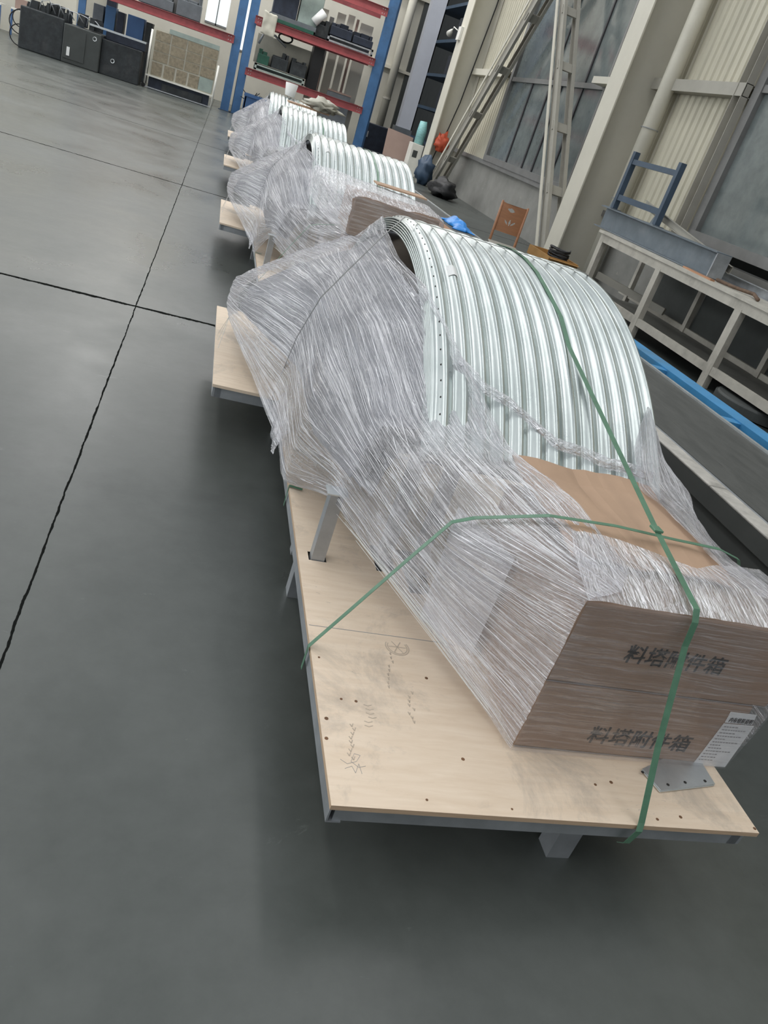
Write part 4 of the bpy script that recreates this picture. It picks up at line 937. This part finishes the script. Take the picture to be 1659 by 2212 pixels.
# fine white fold tubes along the film's pull, doubling as painted sparkle
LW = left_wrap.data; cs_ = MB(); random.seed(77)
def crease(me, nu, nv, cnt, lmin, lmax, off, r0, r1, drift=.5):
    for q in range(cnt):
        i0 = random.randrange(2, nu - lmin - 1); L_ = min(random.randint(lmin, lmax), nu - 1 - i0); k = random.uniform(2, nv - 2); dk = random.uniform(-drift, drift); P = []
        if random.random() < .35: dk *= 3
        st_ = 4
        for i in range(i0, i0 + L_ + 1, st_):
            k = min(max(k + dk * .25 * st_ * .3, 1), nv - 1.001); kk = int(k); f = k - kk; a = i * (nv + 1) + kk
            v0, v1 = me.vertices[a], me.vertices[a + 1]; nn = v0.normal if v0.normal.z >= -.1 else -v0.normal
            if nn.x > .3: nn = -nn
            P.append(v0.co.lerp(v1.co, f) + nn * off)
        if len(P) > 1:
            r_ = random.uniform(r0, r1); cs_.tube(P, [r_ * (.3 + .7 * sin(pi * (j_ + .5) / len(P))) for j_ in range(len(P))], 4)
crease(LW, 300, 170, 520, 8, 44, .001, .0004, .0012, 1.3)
o = cs_.build('crease_glints', 'fold_glint', fl, smooth=True); o['kind'] = 'stuff'
th_ = MB(); random.seed(31)                      # stretched threads spanning to the carton corner
for i in range(16):
    a = Vector((.54 + random.uniform(0, .02), 2.12, .50 - .014 * random.random())); b_ = Vector((1.0, 1.325, .285 + .09 * random.random()))
    m0 = a.lerp(b_, random.uniform(0, .25)); m1 = a.lerp(b_, random.uniform(.7, 1)); th_.tube([m0 + Vector((0, 0, -.02 * random.random())), m1], .0007, 4)
for i in range(8):
    a = Vector((.49, 2.6 - .45 * random.random(), .285)); b_ = Vector((.545, 2.12, .50)); 
for (a, b_) in (((470, 722), (522, 702)), ((470, 735), (520, 712)), ((471, 752), (520, 716))):
    th_.tube([pz(a[0], a[1], .285), Vector((.23, 4.05, .44))], .0011, 4)
part('threads', th_, 'white_plastic', fl)['kind'] = 'stuff'
# hopper panels under the film
Sp = S[3:]
for k in range(3):
    rows_ = []
    for r_ in Sp[:]:
        cen = Vector((1.15, r_[0][1], .25)); rows_.append([Vector(p).lerp(cen, .07 + .07 * k) for p in r_[1:]])
    for r_ in rows_:
        for p in r_: p.z = max(p.z, ZD + .02)
    mb = loft(rows_, 26, 14, .0, 1., tens=.0); mb.uv = None
    o = mb.build('hopper_panel', 'galv_dark' if k == 0 else 'galv_dull'); o.modifiers.new('s', 'SOLIDIFY').thickness = .002
    reg(o, ['outer', 'middle', 'inner'][k] + ' bent hopper panel under the clear film {p}', 'metal panel', 'hopper panels under film {p}')
# --- straps
def ribbon(pts, w_, side, name, mat, lab, t=.0012):
    pts = [Vector(p) for p in pts]; side = Vector(side).normalized(); mb = MB(); n_ = len(pts)
    for i, p in enumerate(pts):
        d = (pts[min(i + 1, n_ - 1)] - pts[max(i - 1, 0)]).normalized(); nn = side.cross(d).normalized() * t / 2; s_ = side * w_ / 2
        mb.v += [p - s_ - nn, p + s_ - nn, p + s_ + nn, p - s_ + nn]
    for i in range(n_ - 1):
        for k in range(4): mb.f.append((i * 4 + k, i * 4 + (k + 1) % 4, (i + 1) * 4 + (k + 1) % 4, (i + 1) * 4 + k))
    mb.f += [(3, 2, 1, 0), tuple((n_ - 1) * 4 + k for k in range(4))]
    o = mb.build(name, mat); reg(o, lab, 'strap'); return o
def arcp(a, off=.012): return (YC - (RC + off) * sin(a), TC - RC + (RC + off) * cos(a))
vs_ = [(1.272, 1.118, .205), (1.28, 1.108, .215), (1.285, 1.10, .27), (1.29, 1.112, .287), (1.295, 1.20, .46), (1.30, 1.30, .70), (1.30, 1.312, .765), (1.30, 1.33, .793), (1.30, 1.50, .832), (1.30, 1.60, .855)]
for a in (.46, .36, .26, .16, .06, -.04, -.14, -.24, -.4, -.55): y, z = arcp(a); vs_.append((1.30 if a > .3 else 1.285, y, z))
vs_ += [(1.28, 4.6, .5), (1.28, 4.955, .3), (1.28, 4.96, .2)]
ribbon(vs_, .019, (1, 0, 0), 'packing_strap', 'strap_green', 'green strap running lengthwise over the load {p}')
part_b = MB().box(1.286, 1.314, 1.585, 1.615, .853, .860); o = part_b.build('strap_seal', 'strap_green', None, bevel=.001); reg(o, 'small seal on the lengthwise green strap, {p}', 'strap seal')
cs = [(.485, 1.64, .20), (.484, 1.637, .283), (.56, 1.634, .42), (.66, 1.632, .60), (.745, 1.63, .748), (.80, 1.63, .772), (1.0, 1.63, .820), (1.2, 1.63, .828), (1.4, 1.63, .822), (1.55, 1.63, .82), (1.63, 1.63, .80), (1.70, 1.63, .70), (1.71, 1.63, .3)]
ribbon(cs, .015, (0, 1, 0), 'packing_strap', 'strap_green', 'green strap running crosswise over the cartons, {p}')
gs = [(.455, 3.36, .24), (.452, 3.34, .34), (.462, 3.14, .68), (.497, 3.02, .895), (.585, 3.06, 1.025), (.69, 3.13, 1.165), (.765, 3.17, 1.256), (.80, 3.17, 1.255)]
gs += [(.80 + .1 * i, 3.17, 1.2525) for i in range(1, 9)] + [(1.63, 3.17, 1.24), (1.64, 3.17, 1.1), (1.66, 3.17, .3)]
ribbon(gs, .012, (0, 1, 0), 'packing_strap', 'strap_grey', 'dark grey strap over the arch crest {p}')
o = MB().bar((.49, 2.565, .286), (.54, 2.55, .287), .014, .001).bar((.4885, 2.56, .288), (.4885, 2.56, .2), .001, .014).build('packing_strap', 'strap_green'); reg(o, 'short green strap end over the left deck edge, {p}', 'strap')

# ---------------------------------------------------------------- label the first load, then copy it
PL = ['on the pallet nearest the camera', 'on the second pallet from the camera', 'on the third pallet from the camera', 'on the farthest pallet']
def lab_(root, tmpl, cat, grp, i):
    t = tmpl.replace('{p}', PL[i])
    if cat == 'pallet': t = t.replace('on the pallet nearest the camera', 'the one nearest the camera').replace('on the second pallet from the camera', 'the second one from the camera').replace('on the third pallet from the camera', 'the third one from the camera').replace('on the farthest pallet', 'the farthest one before the rack')
    root['label'] = t; root['category'] = cat
    if grp: root['group'] = grp.replace('{p}', PL[i])
def copy_tree(o, parent=None):
    c = o.copy(); C.objects.link(c)
    if parent: c.parent = parent
    for ch in list(o.children):
        copy_tree(ch, c)
    return c
for root, tmpl, cat, grp in LOAD: lab_(root, tmpl, cat, grp, 0)
for i, (dy, dx, s_) in enumerate(((4.02, -.02, 1.02), (8.35, -.02, 1.05), (12.9, .02, 1.08))):
    for root, tmpl, cat, grp in LOAD:
        c = copy_tree(root)
        c.location = Vector((root.location.x + dx, root.location.y + dy, root.location.z))
        lab_(c, tmpl, cat, grp, i + 1)

# second load: a third carton on top, wrapped
r = bpy.data.objects.new('carton', None); C.objects.link(r); r.location = (1.3, 5.6, .80)
part('box', B(.95, 1.55, 5.40, 5.95, .80, 1.05), 'carton', r, bevel=.006)
tag(r, 'topmost brown carton of the taller stack on the second pallet from the camera', 'box')
r = bpy.data.objects.new('stretch_film', None); C.objects.link(r); r.location = (1.3, 5.6, .80)
tag(r, 'film bunched over the topmost carton on the second pallet from the camera', 'plastic film')
part('top_wrap', loft([[(.93, 5.37, .80), (.93, 5.37, .93), (.93, 5.37, 1.055), (1.2, 5.37, 1.06), (1.57, 5.37, 1.055), (1.60, 5.37, .8)], [(.80, 5.7, .84), (.84, 5.7, .98), (.93, 5.65, 1.08), (1.2, 5.65, 1.085), (1.59, 5.65, 1.07), (1.62, 5.65, .8)], [(.72, 6.1, .90), (.78, 6.1, 1.02), (.93, 5.98, 1.09), (1.2, 5.98, 1.085), (1.58, 5.98, 1.07), (1.64, 6.0, .8)], [(.72, 6.5, 1.02), (.80, 6.45, 1.08), (.95, 6.3, 1.09), (1.2, 6.2, 1.08), (1.55, 6.2, 1.06), (1.64, 6.3, .85)]], 70, 110, .006, 21., fu=12, fv=20, edge=.01), 'film_top', r, smooth=True)
part('front_wrap', loft([[(.93, 5.365, .78), (1.3, 5.36, .78), (1.59, 5.365, .78)], [(.93, 5.37, 1.055), (1.3, 5.365, 1.06), (1.57, 5.37, 1.055)]], 20, 50, .002, 22., swap=True), 'film_thin', r, smooth=True)
tag(B(1.2, 1.6, 6.1, 6.3, 1.095, 1.105).build('cardboard_sheet', 'carton_sheet'), 'narrow cardboard strip on the wrapped stack of the second pallet from the camera', 'cardboard')
# bucket and paper on the farthest load
zt = 1.262; bx, by = 1.14, 16.1
tag(MB().tube([(bx, by, zt), (bx + .002, by, zt + .02), (bx, by, zt + .21), (bx, by, zt + .215), (bx, by, zt + .20), (bx, by, zt + .03)], [.085, .09, .115, .11, .105, .08], 24, False).build('bucket', 'white_plastic', smooth=True), 'white plastic bucket standing on the crest of the farthest arch', 'bucket')
tag(B(1.05, 1.75, 14.6, 15.1, 1.20, 1.225).build('cardboard_sheet', 'carton_sheet'), 'brown cardboard lying across the farthest load', 'cardboard')
blob('packing_paper', 'crumpled brown paper bundle at the right of the farthest load', 'paper', (1.62, 14.75, 1.22), (.30, .25, .10), 'tan', 12, .5)
